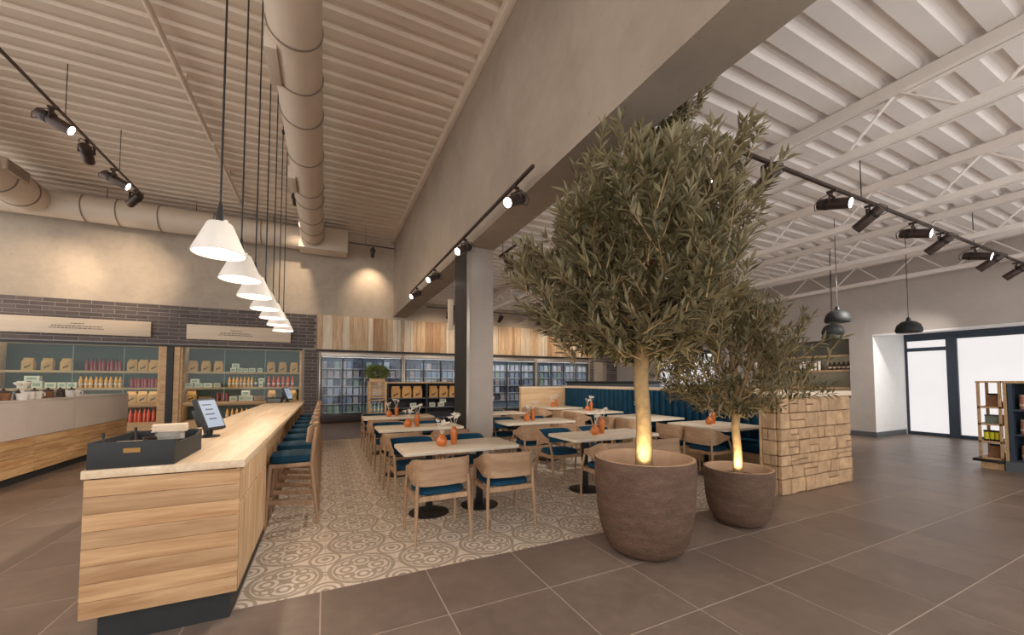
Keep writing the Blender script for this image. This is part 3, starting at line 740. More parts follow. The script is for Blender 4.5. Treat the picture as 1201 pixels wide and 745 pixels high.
# ================================================================== WALL SHELF UNITS WITH GOODS
SHZ = [.26, .84, 1.30, 1.80]
def shelf_unit(x0, x1, nm, panes):
    t = thing('wall_shelving', 'back lit oak shelving with glass sliding panes in the ' + nm + ' wall niche', 'shelving', (0, 0, 0))
    MB().box(x0, x1, BW + .60, BW + .63, 0, 2.56).build('back_panel', m_niche, t)
    for x in (x0, x1 - .07): MB().box(x, x + .07, BW - .02, BW + .60, 0, 2.56).build('side_post', m_shelf, t, bevel=.004)
    for z in SHZ:
        th = .10 if z in (.84,) else .035
        s = MB().box(x0 + .07, x1 - .07, BW + .02 if th > .05 else BW + .1, BW + .6, z - th, z).build('shelf', m_shelf, t, bevel=.003)
        MB().box(x0 + .1, x1 - .1, BW + .135, BW + .15, z - th - .012, z - th - .002).build('led_strip', m_led, s); MB().box(x0 + .07, x1 - .07, BW + .1, BW + .112, z - th - .03, z - th).build('front_lip', m_shelf, s)
    MB().box(x0 + .07, x1 - .07, BW + .0, BW + .03, .02, .2).build('base_board', m_shelf, t)
    e = [x0 + .07] + panes + [x1 - .07]
    for a, b in zip(e[:-1], e[1:]):
        p = MB().box(a + .003, b - .003, BW + .045, BW + .053, .86, 2.55).build('glass_pane', m_glass, t)
        MB().box(b - .012, b, BW + .04, BW + .056, .86, 2.55).build('pane_edge', m_led_off, p)
m_led_off = mat('pane_edge_green', S(150, 176, 166), 0.2, var=0.03)
shelf_unit(N1[0], N1[1], 'left', [-6.45, -5.36]); shelf_unit(N2[0], N2[1], 'right', [-2.92, -1.81])
t = thing('door_post', 'black post with lit oak lining between the two shelving niches', 'post', (0, 0, 0))
MB().box(-4.36, -4.2, BW - .06, BW + .0, 0, 2.555).build('black_post', m_black, t)
MB().box(-4.5, -4.37, BW - .04, BW, 0, 2.555).build('oak_lining', m_shelf, t); MB().box(-4.19, -4.05, BW - .04, BW, 0, 2.555).build('oak_lining', m_shelf, t)

BAGM = {}
def bag(loc, label, group, rz=0, sc=1.0):
    t = thing('paper_bag', label, 'paper bag', loc, rz, group); t.scale = (sc, 1, 1)
    if not BAGM:
        hw = .135
        BAGM['b'] = MB().add([(-hw, -.06, 0), (hw, -.06, 0), (hw, .06, 0), (-hw, .06, 0), (-hw, -.06, .24), (hw, -.06, .24), (hw, .06, .24), (-hw, .06, .24),
                              (-hw * .82, -.012, .31), (hw * .82, -.012, .31), (hw * .82, .012, .31), (-hw * .82, .012, .31), (-hw * .82, -.014, .33), (hw * .82, -.014, .33), (hw * .82, .012, .33), (-hw * .82, .012, .33)],
                             [(0, 3, 2, 1), (0, 1, 5, 4), (1, 2, 6, 5), (2, 3, 7, 6), (3, 0, 4, 7), (4, 5, 9, 8), (5, 6, 10, 9), (6, 7, 11, 10), (7, 4, 8, 11), (8, 9, 13, 12), (9, 10, 14, 13), (10, 11, 15, 14), (11, 8, 12, 15), (12, 13, 14, 15)]).mesh('bag_body', m_kraft, bevel=.006, seg=1)
        pts = [(-.07, .075), (-.045, .105), (0, .115), (.035, .135), (.075, .165), (.06, .125), (.045, .10), (.0, .085), (-.03, .07), (-.055, .05)]
        n = len(pts)
        BAGM['m'] = MB().add([(x, y, z) for y in (-.0612, -.0635) for x, z in pts], [tuple(range(n)), tuple(range(2 * n - 1, n - 1, -1))] + [(i, (i + 1) % n, n + (i + 1) % n, n + i) for i in range(n)]).mesh('leaf_emblem', m_ink, smooth=False)
        BAGM['f'] = MB().box(-hw * .84, hw * .84, -.02, .018, .325, .345).mesh('folded_top', m_kraft)
    link('bag_body', BAGM['b'], t); link('leaf_emblem', BAGM['m'], t); link('folded_top', BAGM['f'], t)
    return t
BT = {}
def bottle(loc, label, group, key, col, capcol, h=.34, r=.045, neck=True):
    t = thing('bottle' if neck else 'jam_jar', label, 'bottle' if neck else 'jar', loc, 0, group)
    if key not in BT:
        mb_ = mat(key + '_liquid', col, 0.2, var=0.1, scale=10, spec=0.6, rnd=0.06)
        mc = mat(key + '_cap', capcol, 0.4, var=0.05)
        pr = [(0, 0), (r, 0), (r, h * .6), (r * .45, h * .78), (r * .4, h * .92), (0, h * .92)] if neck else [(0, 0), (r, 0), (r, h * .85), (r * .85, h * .9), (0, h * .9)]
        BT[key] = (MB().lathe(pr, 14).mesh('bottle_body', mb_), MB().lathe([(r * (.5 if neck else .95), h * .9), (r * (.5 if neck else .95), h), (0, h)], 12).mesh('cap', mc),
                   MB().lathe([(r + .002, h * .22), (r + .002, h * .38), ], 14).mesh('paper_label', m_cap))
    a, b, c = BT[key]
    link('bottle_body', a, t); link('cap', b, t)
    if key not in ('dark_red', 'red_jar', 'rust'): link('paper_label', c, t)
YS = BW + .24
def row(n, x0, x1, fn):
    for i in range(n): fn(i, x0 + (x1 - x0) * (i / (n - 1) if n > 1 else 0))
RED, YEL, ORA = S(150, 28, 24), S(226, 160, 52), S(226, 72, 30)
SH = {1.80: 'top shelf', 1.30: 'second shelf', .84: 'third shelf', .26: 'bottom shelf'}
def bags(n, x0, x1, z, where): row(n, x0, x1, lambda i, x: bag((x, YS, z + .001), f'{ORD[i]} kraft bag from the left {where}', 'kraft bags in the wall niches', 0, .88))
def bots(n, x0, x1, z, key, col, cap, word, where, h=.36, r=.042, neck=True):
    row(n, x0, x1, lambda i, x: bottle((x, YS + .03 * (i % 2), z + .001), f'{ORD[i]} {word} from the left {where}', word + 's in the wall niches', key, col, cap, h, r, neck))
bags(3, -7.42, -6.66, 1.80, 'at the left of the left niche top shelf')
bots(9, -6.24, -5.52, 1.80, 'dark_red', RED, S(50, 20, 16), 'dark red bottle', 'on the left niche top shelf')
bags(3, -5.23, -4.73, 1.80, 'at the right of the left niche top shelf')
bots(9, -6.36, -5.50, 1.30, 'yellow', YEL, S(70, 70, 40), 'yellow bottle', 'on the left niche second shelf')
bots(8, -5.24, -4.68, 1.30, 'red_jar', RED, S(120, 20, 18), 'dark red jar', 'on the left niche second shelf', .28, .042, False)
bags(3, -5.23, -4.73, .84, 'on the left niche third shelf')
bots(6, -5.24, -4.72, .26, 'rust', S(190, 74, 36), S(120, 40, 24), 'rust orange bottle', 'on the left niche bottom shelf', .40, .05)
bags(3, -3.78, -3.12, 1.80, 'at the left of the right niche top shelf')
bags(3, -1.66, -.98, 1.80, 'at the right of the right niche top shelf')
bots(7, -2.82, -2.20, 1.30, 'yellow', YEL, S(70, 70, 40), 'yellow bottle', 'on the right niche second shelf')
bots(6, -1.72, -1.02, 1.30, 'orange', ORA, S(200, 70, 40), 'bright orange bottle', 'on the right niche second shelf')
bots(6, -2.86, -2.20, .26, 'yellow', YEL, S(70, 70, 40), 'yellow bottle', 'on the right niche bottom shelf')
bots(3, -3.12, -2.88, .84, 'red_jar', RED, S(120, 20, 18), 'dark red jar', 'on the right niche third shelf', .28, .042, False)
bag((-3.80, YS, .841), 'single kraft bag at the left of the right niche third shelf', 'kraft bags in the wall niches')
bags(2, -1.62, -1.0, .84, 'at the right of the right niche third shelf')
bots(1, -2.09, -2.09, 1.30, 'olive_oil', S(60, 66, 30), S(40, 40, 30), 'dark olive bottle', 'on the right niche second shelf', .42, .04)
BX = {}
def boxes(lst, z, where, col=(226, 216, 196)):
    if 'm' not in BX: BX['m'] = mat('pale_carton', S(*col), 0.6, var=0.06, scale=9, rnd=0.12); BX['l'] = mat('carton_label', S(150, 170, 140), 0.6, var=0.1)
    for i, (x, dz, w, h) in enumerate(lst):
        t = thing('small_carton', f'{ORD[i]} pale carton from the left {where}', 'box', (x, YS, z + dz + .001), 0, 'pale cartons in the wall niches')
        MB().box(-w / 2, w / 2, -.06, .06, 0, h).build('carton_body', BX['m'], t, bevel=.003, seg=1)
        MB().box(-w * .32, w * .32, -.0625, -.0605, h * .25, h * .7).build('carton_label', BX['l'], t)
boxes([(-7.5, 0, .2, .2), (-7.32, .201, .3, .14), (-7.22, 0, .22, .2), (-6.95, 0, .22, .16), (-6.72, 0, .17, .16), (-6.52, 0, .2, .16)], 1.30, 'on the left niche second shelf')
boxes([(-2.72, 0, .16, .13), (-2.66, .131, .2, .14), (-2.54, 0, .15, .13), (-2.38, 0, .13, .12), (-2.2, 0, .18, .13), (-1.98, 0, .14, .13)], 1.80, 'on the right niche top shelf')
boxes([(-3.86, 0, .2, .13), (-3.72, .131, .22, .13), (-3.62, 0, .2, .13), (-3.38, 0, .22, .13), (-3.14, 0, .18, .13), (-1.94, 0, .12, .16), (-1.93, .161, .16, .13)], 1.30, 'on the right niche second shelf')
boxes([(-2.7, 0, .2, .16), (-2.46, 0, .18, .18), (-2.36, .181, .24, .16), (-2.26, 0, .18, .18)], .84, 'on the right niche third shelf')
def basket(x, label):
    t = thing('wicker_basket', label, 'basket', (x, YS, .841))
    MB().lathe([(0, 0), (.13, 0), (.17, .16), (.155, .16), (.12, .02), (0, .02)], 20).build('basket_body', m_brownjar, t)
    for k in range(3): MB().lathe([(.135 + k * .014, .03 + .05 * k), (.146 + k * .014, .04 + .05 * k), (.14 + k * .014, .05 + .05 * k)], 20).build('weave_band', m_kraft, t)
basket(-3.45, 'brown basket at the left of the right niche third shelf'); basket(-1.98, 'brown basket at the right of the right niche third shelf')
# signs on the brick
def sign(x0, x1, z0, z1, lines, label):
    t = thing('wall_sign', label, 'sign', (x0, BW - .06, z0))
    MB().box(0, x1 - x0, -.03, .025, 0, z1 - z0).build('sign_board', m_signbd, t, bevel=.004)
    mb = MB()
    for (a, b, z) in lines:
        x = a
        while x < b:
            w = random.uniform(.03, .09); mb.box(x, min(x + w, b), -.033, -.0305, z - .012, z + .012); x += w + .018
    mb.build('lettering', m_signtxt, t, smooth=False)
sign(-7.85, -4.75, 2.83, 3.28, [(1.37, 1.64, .30), (.98, 2.02, .225), (.94, 2.06, .165)], 'long pale lettered sign on the brick over the left niche')
sign(-3.90, -1.08, 2.81, 3.27, [(1.14, 1.42, .30), (.86, 1.66, .225), (.82, 1.72, .165)], 'long pale lettered sign on the brick over the right niche')

# ================================================================== FRIDGES
FRX = [-.2, 2.72, 5.65, 8.57, 11.5]
m_frint = mat('fridge_lining', S(150, 160, 172), 0.5, var=0.05)
m_prod = [mat('carton_white', S(226, 228, 232), 0.5, var=0.1, scale=18, rnd=0.12), mat('carton_blue', S(164, 176, 198), 0.5, var=0.2, scale=18, rnd=0.15),
          mat('carton_pink', S(208, 190, 186), 0.5, var=0.15, scale=18, rnd=0.15), mat('carton_green', S(166, 186, 166), 0.5, var=0.2, scale=18, rnd=0.15), mat('carton_grey', S(104, 104, 116), 0.5, var=0.2, scale=18, rnd=0.15)]
FSZ = [.36, .68, 1.0, 1.32, 1.64, 1.96]
def carton_mesh(m, w, h):
    return MB().box(-w / 2, w / 2, -.05, .05, 0, h * .82).add([(-w / 2, -.05, h * .82), (w / 2, -.05, h * .82), (w / 2, .05, h * .82), (-w / 2, .05, h * .82), (-w / 2, 0, h), (w / 2, 0, h)],
        [(0, 1, 5, 4), (2, 3, 4, 5), (1, 2, 5), (3, 0, 4)]).mesh('drink_carton', m, smooth=False)
CM = [carton_mesh(m, .175, .25) for m in m_prod]
FRN = ['leftmost', 'second', 'third', 'rightmost']
SHN = ['lowest', 'second lowest', 'third lowest', 'third highest', 'second highest', 'highest']
for q in range(4):
    x0, x1 = FRX[q], FRX[q + 1]
    t = thing('display_fridge', FRN[q] + ' steel glass-door display fridge along the back wall', 'fridge', (x0, BW, 0), 0, 'glass door fridges')
    wd = x1 - x0
    MB().box(.02, wd - .02, .62, .68, .05, 2.5).build('back_panel', m_frint, t)
    for a in (0.005, wd - .065): MB().box(a, a + .06, -.02, .66, .02, 2.54).build('side_panel', m_steel, t, bevel=.004)
    MB().box(.065, wd - .065, -.02, .66, 2.36, 2.54).build('header', m_steel, t, bevel=.004)
    MB().box(.065, wd - .065, -.0, .66, .02, .28).build('base', m_bronze, t, bevel=.004)
    for zz in (.08, .13, .18, .23): MB().box(.1, wd - .1, -.012, 0, zz, zz + .018).build('vent_slat', m_black, t)
    MB().box(.1, wd - .1, .0, .06, 2.33, 2.355).build('led_strip', m_fled, t)
    for z in FSZ:
        s = MB().box(.07, wd - .07, .16, .6, z - .03, z).build('shelf', m_white, t)
    for k in range(4):
        a = .075 + k * (wd - .15) / 4; b = a + (wd - .15) / 4
        d = MB().box(a + .004, a + .03, -.02, .012, .29, 2.35).box(b - .03, b - .004, -.02, .012, .29, 2.35).box(a + .03, b - .03, -.02, .012, .29, .32).box(a + .03, b - .03, -.02, .012, 2.32, 2.35).build('door_frame', m_black if k % 2 else m_plinth, t)
        MB().box(a + .03, b - .03, -.006, -.002, .32, 2.32).build('glass_pane', m_fglass, d)
        MB().box(a + .045, a + .06, -.05, -.02, 1.0, 1.6).build('handle', m_steel, d)
    lo = (0, 3, 1, 2)[q]
    for si in range(lo, 6):
        n = 13 if q in (0, 1) else 12; cmi = random.choice((0, 0, 1, 2, 4)) if si != 0 else 3
        for k in range(n):
            ci = cmi if random.random() < .55 else random.randrange(5)
            x = x0 + .16 + k * (wd - .32) / (n - 1)
            tag(link('drink_carton', CM[ci], None, (x, BW + .24, FSZ[si] + .001)), f'{ORD[k]} carton from the left on the {SHN[si]} shelf of the {FRN[q]} fridge', 'carton', 'cartons in the fridges')

# ================================================================== GONDOLA WITH PLANTER (by the fridges)
def gondola(loc, rz, n, label, bh, sz, topm=m_shelf, wcell=1.0, dep=.5):
    t = thing('display_gondola', label, 'shelving', loc, rz)
    wd = n * wcell
    MB().box(-.02, wd + .02, -.02, dep + .02, bh - .04, bh).build('top_board', topm, t, bevel=.004)
    MB().box(0, wd, dep - .02, dep, .1, bh - .04).build('back_panel', m_black, t)
    MB().box(-.02, wd + .02, -.03, dep + .02, .0, .12).build('base_board', m_black, t, bevel=.004)
    for k in range(n + 1): MB().box(k * wcell - .025, k * wcell + .025, 0, dep - .02, .12, bh - .04).build('upright', m_black, t)
    for z in sz:
        for k in range(n): MB().box(k * wcell + .025, (k + 1) * wcell - .025, .01, dep - .02, z - .025, z).build('shelf', m_plinth, t)
    return t
GX, GY = 1.64, 11.6
gondola((GX, GY, 0), 0, 2, 'dark display shelving with oak top behind the dining tables', 1.47, (.40, .72, 1.0), wcell=1.12)
for i in range(3): bag((GX + .24 + i * .32, GY + .2, 1.0005), f'{ORD[i]} kraft bag from the left in the dark display shelving', 'kraft bags in the display shelving')
for i in range(3): bag((GX + 1.36 + i * .32, GY + .2, 1.0005), f'{ORD[i + 3]} kraft bag from the left in the dark display shelving', 'kraft bags in the display shelving')
for i, (x, dz) in enumerate([(.75, 0), (1.32, 0), (1.6, 0), (1.66, .121)]):
    t = thing('tea_box', f'{ORD[i]} pale green box from the left on the middle shelf of the dark shelving', 'box', (GX + x, GY + .2, .7205 + dz), 0, 'tea boxes')
    MB().box(-.09, .09, -.07, .07, 0, .12).build('box_body', BX['m'], t, bevel=.003, seg=1); MB().box(-.06, .06, -.0725, -.0705, .03, .09).build('box_label', BX['l'], t)
t = thing('slatted_stand', 'slatted oak stand at the end of the dark display shelving', 'stand', (1.13, GY, 0))
for a in (0, .43):
    for b in (0, .43): MB().box(a, a + .045, b, b + .045, 0, 1.46).build('post', m_shelf, t, bevel=.003, seg=1)
sl = MB().box(.045, .43, .012, .03, 0, .035).mesh('slat', m_shelf); sl2 = MB().box(.012, .03, .045, .43, 0, .035).mesh('slat', m_shelf)
for k in range(8): link('slat', sl, t, (0, 0, 1.02 + k * .055)); link('slat', sl2, t, (0, 0, 1.02 + k * .055))
for z in (.12, .6, .97): MB().box(.0, .475, .0, .475, z - .03, z).build('shelf', m_shelf, t)
MB().box(-.01, .485, -.01, .485, 1.46, 1.48).build('top_board', m_shelf, t)
bots_y = GY + .2
for i in range(4): bottle((1.21 + i * .1, bots_y, .6005), f'{ORD[i]} clear bottle from the left on the slatted oak stand', 'bottles on the oak stand', 'clear', S(150, 176, 176), S(200, 200, 196), .26, .036)

# leaf cloud helper ---------------------------------------------------
def leaf_arrays(placements, length, width):
    """placements: list of (pos, dir, normal, scale) -> verts, faces of small folded leaves"""
    vs, fs = [], []
    for p, d, nrm, s in placements:
        d = d.normalized(); sd = d.cross(nrm)
        if sd.length < 1e-3: sd = d.cross(Vector((1, 0, .3)))
        sd.normalize(); nn = sd.cross(d)
        L, Wd = length * s, width * s; o = len(vs)
        vs += [p, p + d * L * .45 + sd * Wd + nn * Wd * .4, p + d * L, p + d * L * .45 - sd * Wd + nn * Wd * .4, p + d * L * .5 - nn * Wd * .15]
        fs += [(o, o + 1, o + 4), (o + 1, o + 2, o + 4), (o + 2, o + 3, o + 4), (o + 3, o, o + 4)]
    return vs, fs
def rv(): 
    while True:
        v = Vector((random.uniform(-1, 1), random.uniform(-1, 1), random.uniform(-1, 1)))
        if .05 < v.length < 1: return v.normalized()
m_shrub = mat('shrub_leaf', S(112, 122, 66), 0.6, var=0.3, scale=20)
t = thing('potted_shrub', 'round green shrub in a low planter on the slatted oak stand', 'plant', (1.365, GY + .235, 1.48))
MB().box(-.2, .2, -.2, .2, 0, .09).build('planter', m_shelf, t, bevel=.005)
pls = []
for k in range(1500):
    v = rv(); r = random.uniform(.55, 1.0); p = Vector((v.x * .30 * r, v.y * .28 * r, .27 + v.z * .19 * r)); pls.append((p, v + rv() * .6, rv(), random.uniform(.7, 1.3)))
vv, ff = leaf_arrays(pls, .09, .012); o = MB().add(vv, ff).build('foliage', m_shrub, t, smooth=False); o['kind'] = 'stuff'

# ================================================================== RIGHT DISPLAY UNIT
t = thing('open_shelf_end', 'open oak shelf end unit standing before the bright window', 'shelving', (10.3, 2.34, 0))
for a in (0, .42):
    for b in (0, .24): MB().box(a, a + .04, b, b + .035, .16, 1.5).build('post', m_shelf, t, bevel=.003, seg=1)
MB().box(-.01, .47, -.0, .28, 1.47, 1.5).build('top_board', m_shelf, t)
for z in (.19, .47, .77, 1.06): MB().box(.0, .46, .0, .275, z - .03, z).build('shelf', m_shelf, t)
MB().box(-.06, .5, -.01, .34, .115, .16).build('base_rim', m_black, t, bevel=.004); MB().box(0, .44, .0, .26, 0, .115).build('plinth', m_shelf, t)
def wedge(loc, label):
    t = thing('kraft_pouch', label, 'pouch', loc, -PI / 2, 'pouches on the oak end unit')
    MB().add([(-.1, -.05, 0), (.1, -.05, 0), (.1, .05, 0), (-.1, .05, 0), (-.06, -.01, .2), (.06, -.01, .2), (.06, .01, .2), (-.06, .01, .2)],
             [(0, 3, 2, 1), (4, 5, 6, 7), (0, 1, 5, 4), (1, 2, 6, 5), (2, 3, 7, 6), (3, 0, 4, 7)]).build('pouch_body', m_brownjar, t, bevel=.006, seg=1)
    MB().box(-.075, .075, -.02, .02, .195, .225).build('dark_top', m_ink, t)
wedge((10.42, 2.44, 1.0605), 'brown pouch with dark top on the upper shelf before the window'); wedge((10.42, 2.44, .1905), 'brown pouch with dark top on the lowest shelf before the window')
t = thing('tea_tin', 'grey green tin on the oak end unit before the window', 'tin', (10.46, 2.46, .7705))
MB().box(-.08, .08, -.09, .09, 0, .12).build('tin_body', mat('sage_tin', S(128, 140, 128), .5), t, bevel=.004); MB().box(-.083, .083, -.093, .093, .12, .145).build('tin_lid', m_plinth, t)
m_yel = mat('acid_yellow', S(214, 206, 40), 0.5, var=0.05)
for i in range(3):
    t = thing('yellow_tin', f'{ORD[i]} yellow striped tin from the left on the oak end unit', 'tin', (10.36 + .02 * (i % 2), 2.41 + i * .063, .4705), 0, 'yellow tins')
    MB().lathe([(0, 0), (.03, 0), (.03, .18), (0, .18)], 14).build('tin_body', m_yel, t)
    MB().lathe([(.031, .0), (.031, .03)], 14).build('dark_band', m_ink, t); MB().lathe([(.031, .15), (.031, .182), (0, .184)], 14).build('dark_band', m_ink, t)
t = thing('dark_display_cabinet', 'dark display cabinet with oak edge at the right border', 'cabinet', (10.3, .6, 0))
LN = 1.72
MB().box(0, .5, 0, LN, 1.46, 1.5).build('top_board', m_shelf, t); MB().box(.46, .5, 0, LN, .16, 1.46).build('back_panel', m_blackmatt, t)
MB().box(-.04, .5, 0, LN, .0, .16).build('plinth', m_plinth, t)
MB().box(0, .46, LN - .04, LN, .16, 1.46).build('side_oak', m_shelf, t)
for a in (0, LN / 2, LN - .1): MB().box(0, .46, a, a + .05, .16, 1.46).build('upright', m_frame, t)
for z in (.19, .62, 1.03): MB().box(.01, .46, .02, LN - .05, z - .03, z).build('shelf', m_frame, t)
i = 0
for z in (.19, .62, 1.03):
    for k in range(4):
        bottle((10.42, 2.12 - k * .16, z + .0005), f'{ORD[k]} pink jar from the left on the {("lowest", "middle", "top")[int(z > .3) + int(z > .8)]} shelf of the dark cabinet', 'pink jars in the dark cabinet', 'pink_jar', S(196, 130, 110), S(220, 180, 160), .24, .055, False)

# ================================================================== CHAIRS, STOOLS, TABLES
def ushape(inset, zt_off, zb_off, n=9, half=False):
    """centre-line of the chair's wrap-around back in plan: list of (x, y, ztop, zbot)"""
    a, yb, rc, yf = .275 - inset, -.262 + inset, .13, .14
    pts = [(-a, yf)]
    pts += [(-a, y) for y in (.02, -.06)]
    for k in range(n):
        th = PI + (PI / 2) * k / (n - 1); pts.append((-a + rc + rc * math.cos(th), yb + rc + rc * math.sin(th)))
    pts += [(-.06, yb - .012), (0, yb - .016), (.06, yb - .012)]
    m = [(-x, y) for x, y in pts[:3 + n]][::-1]
    pts += m
    out = []
    for x, y in pts:
        f = max(0, min(1, (.14 - y) / .36))           # 0 at the arm's front, 1 at the back
        s = f * f * (3 - 2 * f)
        out.append((x, y, .655 + .115 * s + zt_off, .60 - .075 * s + zb_off))
    return out
def band(path, th, m, name, parent, bevel=.004):
    loops = []
    for i, (x, y, zt, zb) in enumerate(path):
        p, q = path[max(i - 1, 0)], path[min(i + 1, len(path) - 1)]
        d = Vector((q[0] - p[0], q[1] - p[1], 0)).normalized(); nn = Vector((-d.y, d.x, 0))
        c = Vector((x, y, 0)); zm = (zt - zb) * .18
        lean = lambda z: nn * 0
        loops.append([c - nn * th / 2 + Vector((0, 0, zb)), c + nn * th / 2 + Vector((0, 0, zb)), c + nn * th / 2 + Vector((0, 0, zt)), c - nn * th / 2 + Vector((0, 0, zt))])
    return MB().sweep(loops).build(name, m, parent)
def make_chair(label):
    t = thing('dining_chair', label, 'chair', (0, 0, 0), 0, 'oak dining chairs')
    for sx in (-1, 1):
        MB().tube([(sx * .268, .235, 0), (sx * .262, .215, .42), (sx * .262, .14, .61)], [.013, .018, .015], 10).build('leg', m_chair, t)
        MB().tube([(sx * .268, -.25, 0), (sx * .255, -.225, .40), (sx * .245, -.225, .60)], [.013, .019, .014], 10).build('leg', m_chair, t)
    MB().box(-.25, .25, .19, .215, .375, .425).box(-.245, .245, -.225, -.2, .375, .425).box(-.262, -.238, -.2, .19, .375, .425).box(.238, .262, -.2, .19, .375, .425).build('seat_frame', m_chair, t, bevel=.004, seg=1)
    # pad with a soft crown
    loops = []
    for z, k in ((.425, .93), (.435, 1.0), (.462, 1.0), (.478, .93), (.484, .7), (.486, .3)):
        L = []
        for a in range(24):
            th = 2 * PI * a / 24; c, s = math.cos(th), math.sin(th)
            L.append(Vector((.232 * k * math.copysign(abs(c) ** .45, c), .215 * k * math.copysign(abs(s) ** .45, s) - .0, z)))
        loops.append(L)
    MB().sweep(loops).build('seat_pad', m_teal, t)
    b = band(ushape(0, 0, 0), .014, m_chairx, 'back_shell', t)
    band(ushape(.016, -.012, .012)[2:-2], .014, m_teal, 'back_upholstery', b)
    return t
TN = {'A': 'the dining table nearest the camera', 'B': 'the second table beside the stools', 'C': 'the farthest table beside the stools',
      'D': 'the dining table behind the large pot', 'E': 'the dining table right of the column', 'F': 'the farthest table behind the column'}
TPOS = {'A': (1.42, 4.45), 'B': (1.42, 6.48), 'C': (1.42, 8.52), 'D': (3.6, 4.45), 'E': (3.6, 6.48), 'F': (3.6, 8.52)}
TW = {'A': 1.34, 'B': 1.34, 'C': 1.42, 'D': 1.46, 'E': 1.44, 'F': 1.44}
def rrect(w, d, r, n=5):
    pts = []
    for cx, cy, a0 in ((w / 2 - r, d / 2 - r, 0), (-w / 2 + r, d / 2 - r, PI / 2), (-w / 2 + r, -d / 2 + r, PI), (w / 2 - r, -d / 2 + r, 1.5 * PI)):
        for k in range(n): a = a0 + PI / 2 * k / (n - 1); pts.append((cx + r * math.cos(a), cy + r * math.sin(a)))
    return pts
def table(loc, w, d, peds, label, group):
    t = thing('dining_table', label, 'table', (*loc, 0), 0, group)
    MB().prism(rrect(w, d, .05), .715, .752).build('table_top', m_table, t, bevel=.004)
    for (px, py) in peds:
        b = MB().lathe([(0, 0), (.225, 0), (.225, .008), (.20, .016), (.04, .022), (0, .022)], 32, (px, py, 0)).build('base_disc', m_black, t)
        MB().box(px - .034, px + .034, py - .034, py + .034, .02, .69).build('pedestal', m_black, t, bevel=.006)
        MB().box(px - .16, px + .16, py - .16, py + .16, .69, .714).build('support_plate', m_black, t)
    return t
for k, (x, y) in TPOS.items():
    table((x, y), TW[k], .70, [(-.32, .02), (.30, .03)], 'pale rectangular table, ' + TN[k].replace('the ', '', 1), 'pale dining tables')
chair0 = None
def place_chair(x, y, rz, label):
    global chair0
    if chair0 is None:
        chair0 = make_chair(label); chair0.location = (x, y, 0); chair0.rotation_euler = (0, 0, rz); return chair0
    return dup(chair0, (x, y, 0), rz, label)
for k, (x, y) in TPOS.items():
    for s, side in ((-1, 'left'), (1, 'right')):
        place_chair(x + s * .36 - .03, y - .585, random.uniform(-.03, .03), f'oak chair with teal pad at near {side} of {TN[k]}')
        place_chair(x + s * .36 - .03, y + .56, PI + random.uniform(-.03, .03), f'oak chair with teal pad at far {side} of {TN[k]}')
WT = [(4.55, 'nearest'), (6.2, 'second nearest'), (8.0, 'third'), (9.65, 'farthest')]
for y, w in WT:
    table((6.1, y), 1.08, 1.16, [(0.1, -.28), (.1, .28)], f'pale square banquette table, {w} of four from the stone wall', 'pale banquette tables')
    for s, q in ((-1, 'near'), (1, 'far')):
        place_chair(5.50, y + s * .30, -PI / 2 + random.uniform(-.05, .05), f'oak chair at the {q} side of the {w} banquette table')

# bar stools
def make_stool():
    t = thing('bar_stool', '', 'stool', (0, 0, 0), 0, 'oak bar stools')   # faces -X
    for sy in (-1, 1):
        MB().tube([(-.22, sy * .205, 0), (-.19, sy * .185, .62)], [.017, .022], 10).build('leg', m_chair, t)
        MB().tube([(.26, sy * .215, 0), (.19, sy * .19, .60), (.205, sy * .19, .86), (.225, sy * .185, 1.0)], [.017, .022, .018, .014], 10).build('leg', m_chair, t)
        MB().bar((-.207, sy * .197, .27), (.225, sy * .203, .22), .02, .045).build('side_stretcher', m_chair, t)
    MB().bar((-.213, -.2, .2), (-.213, .2, .2), .024, .05).build('foot_rail', m_chair, t); MB().bar((.235, -.208, .16), (.235, .208, .16), .02, .045).build('rear_stretcher', m_chair, t)
    MB().box(-.205, .205, -.2, .2, .60, .645).build('seat_frame', m_chair, t, bevel=.008)
    loops = []
    for z, k in ((.645, .94), (.66, 1.0), (.70, 1.0), (.722, .95), (.732, .75), (.735, .3)):
        loops.append([Vector((.205 * k * math.copysign(abs(math.cos(a)) ** .4, math.cos(a)), .205 * k * math.copysign(abs(math.sin(a)) ** .4, math.sin(a)), z)) for a in (2 * PI * q / 24 for q in range(24))])
    MB().sweep(loops).build('seat_pad', m_teal, t)
    # curved back panel
    L = []
    for k in range(11):
        y = -.235 + .047 * k; c = (y / .235) ** 2; x = .215 - .075 * c
        zt, zb = 1.04 - .03 * c * c, .83 + .03 * c
        L.append([Vector((x - .008, y, zb)), Vector((x + .008, y, zb)), Vector((x + .022, y, zt)), Vector((x + .006, y, zt))])
    b = MB().sweep(L).build('back_panel', m_chair, t)
    L = []
    for k in range(11):
        y = -.215 + .043 * k; c = (y / .235) ** 2; x = .203 - .075 * c
        L.append([Vector((x - .008, y, .85 + .03 * c)), Vector((x + .004, y, .85 + .03 * c)), Vector((x + .016, y, 1.02 - .03 * c * c)), Vector((x + .004, y, 1.02 - .03 * c * c))])
    MB().sweep(L).build('back_upholstery', m_teal, b)
    return t
st0 = make_stool()
for i in range(8):
    y = 4.86 + .74 * i; lab = ORD[i] + ' oak bar stool with teal seat from the near end of the bar'
    if i == 0: st0.location = (-.30, y, 0); st0['label'] = lab
    else: dup(st0, (-.30, y, 0), 0, lab)

